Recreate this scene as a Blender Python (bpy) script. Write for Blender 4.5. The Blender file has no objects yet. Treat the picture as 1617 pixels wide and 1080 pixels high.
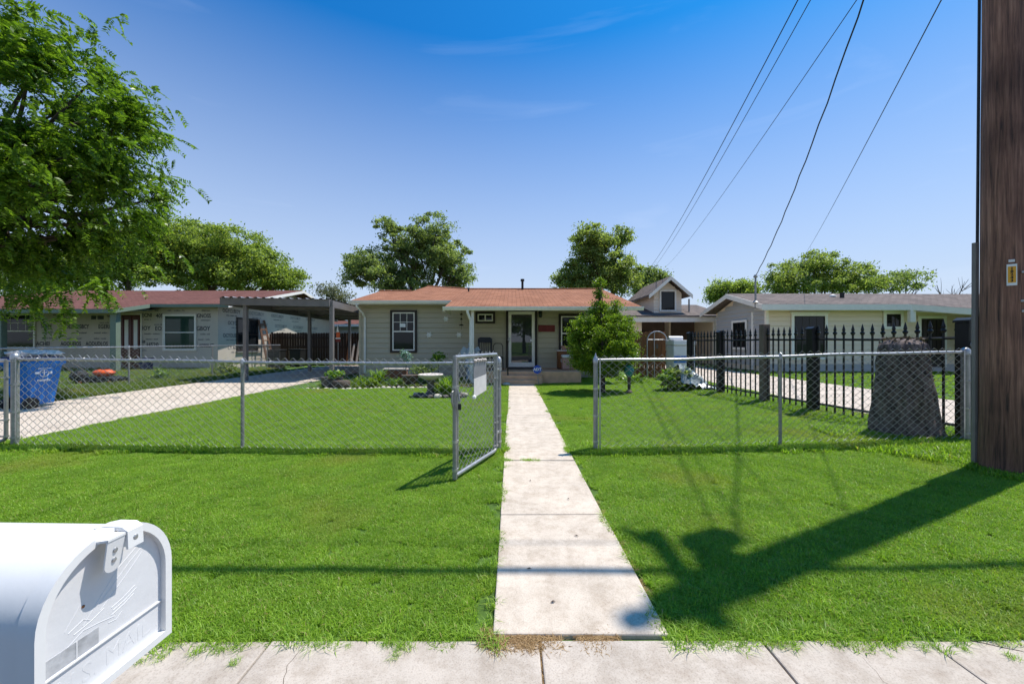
import bpy, bmesh, math, random
import numpy as np
from mathutils import Vector, Matrix

random.seed(7)
RNG = np.random.default_rng(11)
R = math.radians
scene = bpy.context.scene
COL = scene.collection

# ------------------------------------------------------------------ camera
cam_d = bpy.data.cameras.new('camera')
cam_d.sensor_width = 36.0
cam_d.lens = 36.0 * 605.0 / 1617.0
cam_d.clip_start = 0.05
cam_d.clip_end = 2000
cam = bpy.data.objects.new('camera', cam_d)
cam.location = (0, 0, 1.4)
cam.rotation_euler = (R(90), 0, 0)
COL.objects.link(cam)
scene.camera = cam

# ------------------------------------------------------------------ sky and sun
SUN_EL, SUN_AZ = R(66), math.atan2(0.913, 0.407)      # azimuth from +Y towards +X
world = bpy.data.worlds.new('World')
scene.world = world
world.use_nodes = True
wn, wl = world.node_tree.nodes, world.node_tree.links
wn.clear()
w_out = wn.new('ShaderNodeOutputWorld')
w_bg = wn.new('ShaderNodeBackground')
w_sky = wn.new('ShaderNodeTexSky')
w_sky.sky_type = 'NISHITA'
w_sky.sun_disc = False
w_sky.sun_elevation = SUN_EL
w_sky.sun_rotation = SUN_AZ
w_sky.air_density = 1.0
w_sky.dust_density = 1.2
w_sky.ozone_density = 2.0
w_hs = wn.new('ShaderNodeHueSaturation')
w_hs.inputs['Saturation'].default_value = 1.0
w_hs.inputs['Value'].default_value = 1.0
w_tc = wn.new('ShaderNodeTexCoord')
w_map = wn.new('ShaderNodeMapping')
w_map.inputs['Rotation'].default_value = (0, 0, R(18))
w_map.inputs['Scale'].default_value = (1.1, 3.0, 9.0)
w_noise = wn.new('ShaderNodeTexNoise')
w_noise.inputs['Scale'].default_value = 1.5
w_noise.inputs['Detail'].default_value = 7
w_noise.inputs['Distortion'].default_value = 0.6
w_ramp = wn.new('ShaderNodeValToRGB')
w_ramp.color_ramp.elements[0].position = 0.62
w_ramp.color_ramp.elements[0].color = (0, 0, 0, 1)
w_ramp.color_ramp.elements[1].position = 0.95
w_ramp.color_ramp.elements[1].color = (0.12, 0.12, 0.12, 1)
w_mix = wn.new('ShaderNodeMixRGB')
w_mix.inputs['Color2'].default_value = (4.0, 4.2, 4.6, 1)
# deep polarised zenith blue over pale haze towards the horizon, the same all the way round
w_zen = wn.new('ShaderNodeMixRGB'); w_zen.blend_type = 'MULTIPLY'; w_zen.inputs[0].default_value = 1; w_zen.inputs[2].default_value = (0.03, 0.30, 0.545, 1)
wl.new(w_sky.outputs[0], w_zen.inputs[1]); wl.new(w_zen.outputs[0], w_hs.inputs['Color'])
wl.new(w_tc.outputs['Generated'], w_map.inputs[0])
wl.new(w_map.outputs[0], w_noise.inputs['Vector'])
wl.new(w_noise.outputs[0], w_ramp.inputs[0])
wl.new(w_ramp.outputs[0], w_mix.inputs['Fac'])
w_sep = wn.new('ShaderNodeSeparateXYZ'); w_fac = wn.new('ShaderNodeMapRange')
w_fac.inputs['From Min'].default_value = 0.62; w_fac.inputs['From Max'].default_value = 0.03; w_fac.interpolation_type = 'LINEAR'
w_hz = wn.new('ShaderNodeMixRGB'); w_hz.inputs['Color2'].default_value = (2.15, 2.42, 2.90, 1)
wl.new(w_tc.outputs['Generated'], w_sep.inputs[0]); wl.new(w_sep.outputs['Z'], w_fac.inputs['Value']); wl.new(w_fac.outputs[0], w_hz.inputs['Fac'])
wl.new(w_hs.outputs[0], w_hz.inputs['Color1']); wl.new(w_hz.outputs[0], w_mix.inputs['Color1'])
wl.new(w_mix.outputs[0], w_bg.inputs['Color'])
w_bg.inputs['Strength'].default_value = 0.15
wl.new(w_bg.outputs[0], w_out.inputs['Surface'])

sun_d = bpy.data.lights.new('sun', 'SUN')
sun_d.energy = 3.0
sun_d.angle = R(0.53)
sun_d.color = (1.0, 0.95, 0.87)
sun = bpy.data.objects.new('sun', sun_d)
sdir = Vector((0.913 * math.cos(SUN_EL), 0.407 * math.cos(SUN_EL), math.sin(SUN_EL)))
sun.rotation_euler = sdir.to_track_quat('Z', 'Y').to_euler()
sun.location = (10, 10, 30)
COL.objects.link(sun)

scene.view_settings.view_transform = 'Standard'
scene.view_settings.look = 'None'
scene.view_settings.gamma = 1.0
scene.view_settings.use_curve_mapping = False
scene.view_settings.exposure = 1.08

# ------------------------------------------------------------------ helpers
F = 605.0
def wx(px, d): return (px - 808.5) / F * d
def wz(py, d): return 1.4 + (540 - py) / F * d
def ss(a, b, x):
    t = min(1, max(0, (x - a) / (b - a)))
    return t * t * (3 - 2 * t)
def g(x): return 0.10 * ss(1, 6, x) + 0.05 * ss(2, 6, -x)      # the lawn rises a little to both sides

WLOC = {}
def tag(o, label=None, cat=None, group=None, kind=None):
    if label: o['label'] = label
    if cat: o['category'] = cat
    if group: o['group'] = group
    if kind: o['kind'] = kind
    return o
def thing(name, label, cat, loc, group=None):
    o = bpy.data.objects.new(name, None)
    o.empty_display_size = 0.2
    o.location = loc
    COL.objects.link(o)
    WLOC[o] = Vector(loc)
    return tag(o, label, cat, group)
def attach(o, parent):
    if parent is not None:
        o.parent = parent
        o.matrix_parent_inverse = Matrix.Translation(-WLOC.get(parent, Vector((0, 0, 0))))
def link(name, me, parent=None, loc=None, rotz=0.0, scale=None):
    o = bpy.data.objects.new(name, me)
    COL.objects.link(o)
    if loc is not None: o.location = loc
    if rotz: o.rotation_euler = (0, 0, rotz)
    if scale is not None: o.scale = scale
    WLOC[o] = Vector(loc) if loc is not None else Vector((0, 0, 0))
    attach(o, parent)
    return o

def np_mesh(name, V, Fc, mat, smooth=False):
    V = np.asarray(V, dtype=np.float32); Fc = np.asarray(Fc, dtype=np.int32)
    me = bpy.data.meshes.new(name)
    k = Fc.shape[1]
    me.vertices.add(len(V)); me.vertices.foreach_set('co', V.ravel())
    me.loops.add(Fc.size); me.loops.foreach_set('vertex_index', Fc.ravel())
    me.polygons.add(len(Fc))
    me.polygons.foreach_set('loop_start', np.arange(0, Fc.size, k, dtype=np.int32))
    me.polygons.foreach_set('loop_total', np.full(len(Fc), k, dtype=np.int32))
    if smooth: me.polygons.foreach_set('use_smooth', np.ones(len(Fc), dtype=bool))
    me.update(calc_edges=True)
    if mat: me.materials.append(mat)
    return me

class MB:
    def __init__(s, M=None):
        s.v = []; s.f = []; s.M = M
    def add(s, vs, fs):
        n = len(s.v)
        if s.M is not None: vs = [s.M @ Vector(p) for p in vs]
        s.v += [tuple(p) for p in vs]
        s.f += [tuple(i + n for i in f) for f in fs]
        return s
    def box(s, x0, x1, y0, y1, z0, z1):
        return s.add([(x0, y0, z0), (x1, y0, z0), (x1, y1, z0), (x0, y1, z0), (x0, y0, z1), (x1, y0, z1), (x1, y1, z1), (x0, y1, z1)],
                     [(0, 3, 2, 1), (4, 5, 6, 7), (0, 1, 5, 4), (1, 2, 6, 5), (2, 3, 7, 6), (3, 0, 4, 7)])
    def prism(s, poly, a, b, axis='y'):
        """poly of 2D points (counter-clockwise seen from -axis), extruded from a to b along axis"""
        def P(p, t):
            return {'y': (p[0], t, p[1]), 'x': (t, p[0], p[1]), 'z': (p[0], p[1], t)}[axis]
        n = len(poly)
        vs = [P(p, a) for p in poly] + [P(p, b) for p in poly]
        fs = [tuple(range(n)), tuple(range(2 * n - 1, n - 1, -1))]
        fs += [(i, i + n, (i + 1) % n + n, (i + 1) % n) for i in range(n)]
        return s.add(vs, fs)
    def slab(s, top, th):
        """polygon of 3D points thickened downwards"""
        n = len(top)
        vs = list(top) + [(p[0], p[1], p[2] - th) for p in top]
        fs = [tuple(range(n)), tuple(range(2 * n - 1, n - 1, -1))] + [(i, i + n, (i + 1) % n + n, (i + 1) % n) for i in range(n)]
        return s.add(vs, fs)
    def tube(s, pts, r, n=8, cap=True):
        pts = [Vector(p) for p in pts]
        if not isinstance(r, (list, tuple)): r = [r] * len(pts)
        vs = []; fs = []
        up = None
        for i, p in enumerate(pts):
            if i == 0: t = pts[1] - p
            elif i == len(pts) - 1: t = p - pts[i - 1]
            else: t = (pts[i + 1] - p).normalized() + (p - pts[i - 1]).normalized()
            if t.length < 1e-9: t = Vector((0, 0, 1))
            t.normalize()
            if up is None:
                up = Vector((0, 0, 1)) if abs(t.z) < .9 else Vector((1, 0, 0))
            a = up - t * up.dot(t)
            if a.length < 1e-6: a = t.orthogonal()
            a.normalize(); up = a; b = t.cross(a)
            for k in range(n):
                an = 2 * math.pi * k / n
                vs.append(p + (a * math.cos(an) + b * math.sin(an)) * r[i])
        m = len(pts)
        for i in range(m - 1):
            for k in range(n):
                fs.append((i * n + k, i * n + (k + 1) % n, (i + 1) * n + (k + 1) % n, (i + 1) * n + k))
        if cap:
            fs.append(tuple(range(n - 1, -1, -1))); fs.append(tuple((m - 1) * n + k for k in range(n)))
        return s.add(vs, fs)
    def lathe(s, prof, c=(0, 0, 0), n=16, jit=0.0):
        vs = []; fs = []
        m = len(prof)
        for i, (r, z) in enumerate(prof):
            for k in range(n):
                an = 2 * math.pi * k / n
                rr = r * (1 + jit * random.uniform(-1, 1))
                vs.append((c[0] + rr * math.cos(an), c[1] + rr * math.sin(an), c[2] + z))
        for i in range(m - 1):
            for k in range(n):
                fs.append((i * n + k, i * n + (k + 1) % n, (i + 1) * n + (k + 1) % n, (i + 1) * n + k))
        fs.append(tuple(range(n - 1, -1, -1))); fs.append(tuple((m - 1) * n + k for k in range(n)))
        return s.add(vs, fs)
    def ball(s, c, r, nu=10, nv=7):
        rx, ry, rz = r if isinstance(r, (tuple, list)) else (r, r, r)
        prof = [(max(1e-3, math.sin(math.pi * i / nv)), -math.cos(math.pi * i / nv)) for i in range(nv + 1)]
        vs = []; fs = []
        for (q, z) in prof:
            for k in range(nu):
                an = 2 * math.pi * k / nu
                vs.append((c[0] + rx * q * math.cos(an), c[1] + ry * q * math.sin(an), c[2] + rz * z))
        for i in range(nv):
            for k in range(nu):
                fs.append((i * nu + k, i * nu + (k + 1) % nu, (i + 1) * nu + (k + 1) % nu, (i + 1) * nu + k))
        return s.add(vs, fs)
    def mesh(s, name, mat, smooth=False):
        me = bpy.data.meshes.new(name)
        me.from_pydata(s.v, [], s.f)
        if smooth:
            me.polygons.foreach_set('use_smooth', np.ones(len(me.polygons), dtype=bool))
        me.update()
        if mat: me.materials.append(mat)
        return me
    def build(s, name, mat, parent=None, smooth=False, bevel=0.0, bseg=2):
        o = link(name, s.mesh(name, mat, smooth), parent)
        if smooth:
            m = o.modifiers.new('split', 'EDGE_SPLIT'); m.split_angle = R(40)
        if bevel:
            b = o.modifiers.new('bevel', 'BEVEL'); b.width = bevel; b.segments = bseg; b.limit_method = 'ANGLE'
        return o

def text_part(s, size, mat, M, parent, name='lettering', depth=0.0008, xs=1.0, bold=0.0):
    cu = bpy.data.curves.new(name, 'FONT')
    cu.body = s; cu.size = size; cu.extrude = depth; cu.align_x = 'CENTER'; cu.align_y = 'CENTER'
    cu.offset = bold; cu.resolution_u = 2
    t = bpy.data.objects.new(name, cu)
    me = bpy.data.meshes.new_from_object(t)
    bpy.data.objects.remove(t); bpy.data.curves.remove(cu)
    me.transform(M @ Matrix.Diagonal((xs, 1, 1, 1)))
    me.materials.clear(); me.materials.append(mat)
    me.name = name
    o = link(name, me, parent); o['kind'] = 'stuff'; return o
# frames for things on walls: local x to the right seen from outside, y up, z out of the wall
def wall_front(x, y, z):   # wall facing -Y
    return Matrix(((1, 0, 0, x), (0, 0, -1, y), (0, 1, 0, z), (0, 0, 0, 1)))
def wall_right(x, y, z):   # wall facing +X
    return Matrix(((0, 0, 1, x), (1, 0, 0, y), (0, 1, 0, z), (0, 0, 0, 1)))
def wall_left(x, y, z):    # wall facing -X
    return Matrix(((0, 0, -1, x), (-1, 0, 0, y), (0, 1, 0, z), (0, 0, 0, 1)))

# ------------------------------------------------------------------ materials
def new_mat(name):
    m = bpy.data.materials.new(name); m.use_nodes = True
    nt = m.node_tree
    return m, nt, nt.nodes, nt.links, nt.nodes['Principled BSDF']
def pm(name, col, rough=0.6, var=0.15, scale=6.0, bump=0.15, bscale=60.0, metal=0.0, spec=0.4, stretch=(1, 1, 1), col2=None, fine=0.0, coat=0.0):
    m, nt, N, L, P = new_mat(name)
    tc = N.new('ShaderNodeTexCoord'); mp = N.new('ShaderNodeMapping')
    mp.inputs['Scale'].default_value = stretch
    L.new(tc.outputs['Object'], mp.inputs[0])
    n1 = N.new('ShaderNodeTexNoise'); n1.inputs['Scale'].default_value = scale; n1.inputs['Detail'].default_value = 6; n1.inputs['Roughness'].default_value = 0.6
    L.new(mp.outputs[0], n1.inputs['Vector'])
    rp = N.new('ShaderNodeValToRGB')
    a = tuple(c * (1 - var) for c in col); b = tuple(min(1, c * (1 + var)) for c in (col2 or col))
    rp.color_ramp.elements[0].position = 0.3; rp.color_ramp.elements[0].color = a + (1,)
    rp.color_ramp.elements[1].position = 0.7; rp.color_ramp.elements[1].color = b + (1,)
    L.new(n1.outputs[0], rp.inputs[0])
    out = rp.outputs[0]
    n2 = N.new('ShaderNodeTexNoise'); n2.inputs['Scale'].default_value = bscale; n2.inputs['Detail'].default_value = 4
    L.new(mp.outputs[0], n2.inputs['Vector'])
    if fine:
        mx = N.new('ShaderNodeMixRGB'); mx.blend_type = 'MULTIPLY'; mx.inputs['Fac'].default_value = fine
        r2 = N.new('ShaderNodeValToRGB'); r2.color_ramp.elements[0].position = 0.35; r2.color_ramp.elements[1].position = 0.65
        L.new(n2.outputs[0], r2.inputs[0]); L.new(out, mx.inputs[1]); L.new(r2.outputs[0], mx.inputs[2])
        out = mx.outputs[0]
    L.new(out, P.inputs['Base Color'])
    P.inputs['Roughness'].default_value = rough
    P.inputs['Metallic'].default_value = metal
    P.inputs['Specular IOR Level'].default_value = spec
    if coat: P.inputs['Coat Weight'].default_value = coat
    if bump:
        bp = N.new('ShaderNodeBump'); bp.inputs['Strength'].default_value = bump; bp.inputs['Distance'].default_value = 0.01
        L.new(n2.outputs[0], bp.inputs['Height']); L.new(bp.outputs[0], P.inputs['Normal'])
    return m
def leaf_mat(name, dark, light, trans=0.35, rough=0.5, patch=None):
    m, nt, N, L, P = new_mat(name)
    ge = N.new('ShaderNodeNewGeometry')
    rp = N.new('ShaderNodeValToRGB')
    rp.color_ramp.elements[0].color = dark + (1,); rp.color_ramp.elements[1].color = light + (1,)
    L.new(ge.outputs['Random Per Island'], rp.inputs[0])
    out = rp.outputs[0]
    if name == 'grass_blades':
        e_ = rp.color_ramp.elements; e_[1].position = .94; q_ = e_.new(.965); q_.color = (.42, .36, .14, 1)
        n3 = N.new('ShaderNodeTexNoise'); n3.inputs['Scale'].default_value = 3.3; n3.inputs['Detail'].default_value = 6; n3.inputs['Roughness'].default_value = .7
        L.new(ge.outputs['Position'], n3.inputs['Vector'])
        r3 = N.new('ShaderNodeValToRGB'); r3.color_ramp.elements[0].position = .3; r3.color_ramp.elements[0].color = (.72, .78, .8, 1); r3.color_ramp.elements[1].position = .7; r3.color_ramp.elements[1].color = (1.15, 1.1, 1.05, 1)
        L.new(n3.outputs[0], r3.inputs[0]); m3 = N.new('ShaderNodeMixRGB'); m3.blend_type = 'MULTIPLY'; m3.inputs[0].default_value = 1
        L.new(out, m3.inputs[1]); L.new(r3.outputs[0], m3.inputs[2]); out = m3.outputs[0]
    if patch:
        nz = N.new('ShaderNodeTexNoise'); nz.inputs['Scale'].default_value = patch[0]; nz.inputs['Detail'].default_value = 5
        L.new(ge.outputs['Position'], nz.inputs['Vector'])
        r2 = N.new('ShaderNodeValToRGB'); r2.color_ramp.elements[0].position = patch[2]; r2.color_ramp.elements[1].position = patch[3]
        L.new(nz.outputs[0], r2.inputs[0])
        mx = N.new('ShaderNodeMixRGB'); L.new(r2.outputs[0], mx.inputs[0]); L.new(out, mx.inputs[1]); mx.inputs[2].default_value = patch[1] + (1,)
        out = mx.outputs[0]
    tr = N.new('ShaderNodeBsdfTranslucent'); ms = N.new('ShaderNodeMixShader'); ms.inputs[0].default_value = trans
    L.new(out, P.inputs['Base Color']); P.inputs['Roughness'].default_value = rough; P.inputs['Specular IOR Level'].default_value = 0.3
    g2 = N.new('ShaderNodeMixRGB'); g2.blend_type = 'MULTIPLY'; g2.inputs[0].default_value = 1; g2.inputs[2].default_value = (1.3, 1.35, 0.6, 1)
    L.new(out, g2.inputs[1]); L.new(g2.outputs[0], tr.inputs[0])
    L.new(P.outputs[0], ms.inputs[1]); L.new(tr.outputs[0], ms.inputs[2])
    L.new(ms.outputs[0], N['Material Output'].inputs['Surface'])
    return m
def shingle_mat(name, c1, c2, mortar):
    m, nt, N, L, P = new_mat(name)
    tc = N.new('ShaderNodeTexCoord'); br = N.new('ShaderNodeTexBrick')
    br.inputs['Scale'].default_value = 1.0; br.inputs['Brick Width'].default_value = 0.31; br.inputs['Row Height'].default_value = 0.145
    br.inputs['Mortar Size'].default_value = 0.012; br.inputs['Mortar Smooth'].default_value = 0.6
    br.inputs['Color1'].default_value = c1 + (1,); br.inputs['Color2'].default_value = c2 + (1,); br.inputs['Mortar'].default_value = mortar + (1,)
    br.offset_frequency = 2; br.inputs['Bias'].default_value = -0.1
    L.new(tc.outputs['Object'], br.inputs['Vector'])
    nz = N.new('ShaderNodeTexNoise'); nz.inputs['Scale'].default_value = 1.3; nz.inputs['Detail'].default_value = 8; nz.inputs['Roughness'].default_value = 0.7
    L.new(tc.outputs['Object'], nz.inputs['Vector'])
    r = N.new('ShaderNodeValToRGB'); r.color_ramp.elements[0].position = 0.3; r.color_ramp.elements[0].color = (0.72, 0.7, 0.7, 1); r.color_ramp.elements[1].position = 0.7; r.color_ramp.elements[1].color = (1.12, 1.1, 1.08, 1)
    L.new(nz.outputs[0], r.inputs[0])
    mx = N.new('ShaderNodeMixRGB'); mx.blend_type = 'MULTIPLY'; mx.inputs[0].default_value = 1
    L.new(br.outputs[0], mx.inputs[1]); L.new(r.outputs[0], mx.inputs[2]); L.new(mx.outputs[0], P.inputs['Base Color'])
    P.inputs['Roughness'].default_value = 0.92; P.inputs['Specular IOR Level'].default_value = 0.12
    bp = N.new('ShaderNodeBump'); bp.inputs['Strength'].default_value = 0.5; bp.inputs['Distance'].default_value = 0.02
    n2 = N.new('ShaderNodeTexNoise'); n2.inputs['Scale'].default_value = 60; L.new(tc.outputs['Object'], n2.inputs['Vector'])
    ad = N.new('ShaderNodeMath'); ad.operation = 'MULTIPLY_ADD'; ad.inputs[1].default_value = 0.4
    iv = N.new('ShaderNodeMath'); iv.operation = 'SUBTRACT'; iv.inputs[0].default_value = 1; L.new(br.outputs['Fac'], iv.inputs[1])
    L.new(n2.outputs[0], ad.inputs[0]); L.new(iv.outputs[0], ad.inputs[2])
    L.new(ad.outputs[0], bp.inputs['Height']); L.new(bp.outputs[0], P.inputs['Normal'])
    return m
def glass_mat(name, col=(0.012, 0.014, 0.016), rough=0.05, spec=0.28):
    m, nt, N, L, P = new_mat(name)
    tc = N.new('ShaderNodeTexCoord'); nz = N.new('ShaderNodeTexNoise'); nz.inputs['Scale'].default_value = 1.2; nz.inputs['Detail'].default_value = 2
    L.new(tc.outputs['Object'], nz.inputs['Vector'])
    bp = N.new('ShaderNodeBump'); bp.inputs['Strength'].default_value = 0.06; bp.inputs['Distance'].default_value = 0.02
    L.new(nz.outputs[0], bp.inputs['Height']); L.new(bp.outputs[0], P.inputs['Normal'])
    P.inputs['Base Color'].default_value = col + (1,); P.inputs['Roughness'].default_value = rough; P.inputs['Specular IOR Level'].default_value = spec
    return m
def concrete_mat(name, col, warm=0.0):
    m, nt, N, L, P = new_mat(name)
    tc = N.new('ShaderNodeTexCoord')
    def noise(sc, det=6, rg=0.6):
        n = N.new('ShaderNodeTexNoise'); n.inputs['Scale'].default_value = sc; n.inputs['Detail'].default_value = det; n.inputs['Roughness'].default_value = rg
        L.new(tc.outputs['Object'], n.inputs['Vector']); return n
    def ramp(n, p0, c0, p1, c1):
        r = N.new('ShaderNodeValToRGB'); r.color_ramp.elements[0].position = p0; r.color_ramp.elements[0].color = c0 + (1,); r.color_ramp.elements[1].position = p1; r.color_ramp.elements[1].color = c1 + (1,)
        L.new(n.outputs[0], r.inputs[0]); return r
    def mul(a, b, f=1.0):
        x = N.new('ShaderNodeMixRGB'); x.blend_type = 'MULTIPLY'; x.inputs[0].default_value = f
        L.new(a.outputs[0], x.inputs[1]); L.new(b.outputs[0], x.inputs[2]); return x
    big = ramp(noise(1.7, 8, 0.65), 0.3, tuple(c * 0.82 for c in col), 0.65, tuple(min(1, c * 1.08) for c in col))
    mid = ramp(noise(7, 9, 0.75), 0.30, (0.70, 0.66, 0.62), 0.56, (1, 1, 1))
    fin = ramp(noise(130, 3), 0.33, (0.72, 0.7, 0.7), 0.5, (1, 1, 1))
    vo = N.new('ShaderNodeTexVoronoi'); vo.inputs['Scale'].default_value = 34; L.new(tc.outputs['Object'], vo.inputs['Vector'])
    spk = ramp(vo, 0.03, (0.45, 0.4, 0.36), 0.09, (1, 1, 1))
    o = mul(mul(mul(big, mid), fin, 0.8), spk, 0.6)
    L.new(o.outputs[0], P.inputs['Base Color'])
    P.inputs['Roughness'].default_value = 0.9; P.inputs['Specular IOR Level'].default_value = 0.25
    bp = N.new('ShaderNodeBump'); bp.inputs['Strength'].default_value = 0.25; bp.inputs['Distance'].default_value = 0.006
    L.new(noise(90, 5).outputs[0], bp.inputs['Height']); L.new(bp.outputs[0], P.inputs['Normal'])
    return m

M = {}
M['concrete'] = concrete_mat('walk_concrete', (0.57, 0.485, 0.395))
M['concrete2'] = concrete_mat('sidewalk_concrete', (0.475, 0.41, 0.345))
M['drive'] = concrete_mat('drive_concrete', (0.56, 0.475, 0.395))
M['asphalt'] = pm('asphalt', (0.055, 0.054, 0.053), 0.9, 0.2, 3, 0.4, 120, fine=0.3)
M['soil'] = pm('lawn_soil', (0.045, 0.095, 0.010), 0.95, 0.3, 2.5, 0.5, 50, col2=(0.07, 0.13, 0.016))
M['mulch'] = pm('mulch', (0.07, 0.05, 0.035), 0.95, 0.4, 9, 0.6, 70)
M['sage'] = pm('sage_siding', (0.45, 0.40, 0.30), 0.55, 0.06, 2.5, 0.05, 90, stretch=(0.5, 1, 3))
M['cream'] = pm('cream_siding', (0.80, 0.66, 0.52), 0.6, 0.05, 2.0, 0.05, 90, stretch=(0.5, 1, 3))
M['grey_siding'] = pm('grey_siding', (0.42, 0.415, 0.42), 0.6, 0.06, 2.0, 0.05, 90, stretch=(1, 0.5, 3))
M['white_trim'] = pm('white_trim', (0.84, 0.80, 0.75), 0.5, 0.06, 5, 0.05, 80)
M['cream_trim'] = pm('cream_trim', (0.82, 0.75, 0.67), 0.55, 0.05, 5, 0.05, 80)
M['green_trim'] = pm('green_trim', (0.17, 0.22, 0.17), 0.55, 0.08, 5, 0.05, 80)
M['dark_trim'] = pm('dark_brown_trim', (0.022, 0.014, 0.012), 0.5, 0.2, 8, 0.05, 80)
M['black_iron'] = pm('black_iron', (0.008, 0.008, 0.009), 0.42, 0.3, 20, 0.1, 120)
M['galv'] = pm('galvanised_steel', (0.42, 0.42, 0.43), 0.42, 0.18, 14, 0.1, 150, metal=0.75, spec=0.5)
M['galv_dull'] = pm('dull_galvanised_steel', (0.30, 0.295, 0.29), 0.55, 0.22, 10, 0.15, 110, metal=0.6)
M['wire'] = pm('chain_link_wire', (0.50, 0.49, 0.48), 0.45, 0.15, 30, 0, 100, metal=0.55)
M['roof_orange'] = shingle_mat('orange_brown_shingles', (0.345, 0.162, 0.098), (0.265, 0.118, 0.068), (0.13, 0.055, 0.03))
M['roof_red'] = shingle_mat('red_brown_shingles', (0.175, 0.08, 0.066), (0.14, 0.063, 0.052), (0.075, 0.032, 0.028))
M['roof_grey'] = shingle_mat('grey_brown_shingles', (0.20, 0.165, 0.15), (0.13, 0.112, 0.105), (0.07, 0.06, 0.055))
M['wrap'] = pm('house_wrap', (0.53, 0.465, 0.40), 0.45, 0.07, 1.6, 0.35, 3.0, fine=0.0)
M['print'] = pm('wrap_print', (0.05, 0.052, 0.062), 0.6, 0.4, 12, 0)
M['print_pale'] = pm('wrap_small_print', (0.16, 0.16, 0.17), 0.6, 0.3, 12, 0)
M['maroon'] = pm('maroon_door_paint', (0.075, 0.008, 0.009), 0.35, 0.15, 5, 0.05, 50)
M['glass'] = glass_mat('window_glass')
M['glass_green'] = glass_mat('curtained_glass', (0.03, 0.06, 0.045), 0.06)
M['glass_grey'] = glass_mat('storm_door_glass', (0.03, 0.035, 0.04), 0.015, 1.0)
M['carport'] = pm('carport_metal', (0.19, 0.172, 0.168), 0.5, 0.12, 4, 0.1, 60, metal=0.1)
M['carport_top'] = pm('corrugated_sheet', (0.36, 0.35, 0.35), 0.4, 0.12, 3, 0.1, 60, metal=0.5)
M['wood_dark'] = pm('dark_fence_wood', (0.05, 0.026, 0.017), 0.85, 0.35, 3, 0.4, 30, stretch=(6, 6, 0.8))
M['wood_red'] = pm('red_brown_gate_wood', (0.20, 0.078, 0.026), 0.75, 0.25, 3, 0.3, 30, stretch=(6, 6, 0.8))
M['wood_grey'] = pm('weathered_post_wood', (0.16, 0.115, 0.09), 0.9, 0.35, 3, 0.5, 25, stretch=(8, 8, 0.7))
M['porch'] = pm('porch_concrete', (0.68, 0.40, 0.24), 0.8, 0.15, 4, 0.2, 60)
M['plastic_blue'] = pm('blue_plastic', (0.004, 0.125, 0.43), 0.42, 0.1, 5, 0.06, 60)
M['plastic_navy'] = pm('navy_plastic', (0.006, 0.02, 0.12), 0.42, 0.15, 5, 0.06, 60)
M['white_paint'] = pm('white_enamel', (0.74, 0.725, 0.71), 0.28, 0.035, 7, 0.06, 25)
M['white_dirty'] = pm('worn_white_enamel', (0.68, 0.67, 0.675), 0.4, 0.05, 9, 0.10, 30)
M['smudge'] = pm('grey_adhesive_residue', (0.42, 0.42, 0.43), 0.6, 0.3, 40, 0.1, 80)
M['black'] = pm('black_rubber', (0.012, 0.012, 0.012), 0.6, 0.2, 12, 0.1, 60)
M['orange'] = pm('orange_plastic', (0.62, 0.10, 0.02), 0.4, 0.15, 8, 0.05, 50)
M['white'] = pm('white_paint', (0.8, 0.8, 0.8), 0.5, 0.05, 8, 0.03, 60)
M['red'] = pm('red_paint', (0.17, 0.018, 0.016), 0.5, 0.2, 9, 0.1, 50)
M['navy_wood'] = pm('navy_painted_wood', (0.012, 0.016, 0.03), 0.5, 0.2, 9, 0.1, 50)
M['pale_blue'] = pm('pale_blue_plastic', (0.42, 0.50, 0.58), 0.5, 0.1, 9, 0.05, 50)
M['terracotta'] = pm('terracotta', (0.20, 0.085, 0.05), 0.85, 0.25, 9, 0.2, 50)
M['clay'] = pm('dark_clay_pot', (0.085, 0.06, 0.048), 0.8, 0.3, 7, 0.3, 40)
M['stone'] = pm('pale_stone', (0.50, 0.45, 0.37), 0.9, 0.25, 10, 0.5, 40)
M['darkstone'] = pm('dark_stone', (0.12, 0.10, 0.09), 0.9, 0.35, 10, 0.5, 40)
M['bath'] = pm('cast_stone', (0.56, 0.49, 0.44), 0.85, 0.15, 12, 0.3, 50)
M['teal'] = pm('teal_glaze', (0.04, 0.20, 0.22), 0.2, 0.25, 9, 0.05, 40)
M['pink'] = pm('pink_ceramic', (0.42, 0.24, 0.20), 0.5, 0.2, 12, 0.05, 40)
M['yellow'] = pm('yellow_tag', (0.75, 0.36, 0.03), 0.5, 0.08, 30, 0)
M['tarp'] = pm('clear_grey_plastic_sheet', (0.24, 0.27, 0.27), 0.25, 0.25, 5, 0.5, 12, spec=0.6)
M['signblue'] = pm('blue_sign', (0.012, 0.07, 0.42), 0.35, 0.1, 20, 0)
M['paper'] = pm('sign_paper', (0.62, 0.58, 0.56), 0.8, 0.1, 14, 0.1, 60)
M['paper_grey'] = pm('grey_sign_panel', (0.20, 0.20, 0.215), 0.6, 0.1, 14, 0.1, 60)
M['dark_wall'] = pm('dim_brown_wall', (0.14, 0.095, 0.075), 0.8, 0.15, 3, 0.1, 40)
M['bark'] = pm('bark', (0.075, 0.058, 0.045), 0.95, 0.35, 5, 0.8, 22, stretch=(3, 3, 0.7))
M['cable'] = pm('black_cable', (0.014, 0.014, 0.016), 0.55, 0.1, 5, 0)
M['steel_grey'] = pm('transformer_grey', (0.30, 0.31, 0.32), 0.45, 0.1, 5, 0.05)
M['straw'] = leaf_mat('dry_grass', (0.24, 0.14, 0.06), (0.50, 0.34, 0.17), 0.25, 0.7)
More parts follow.
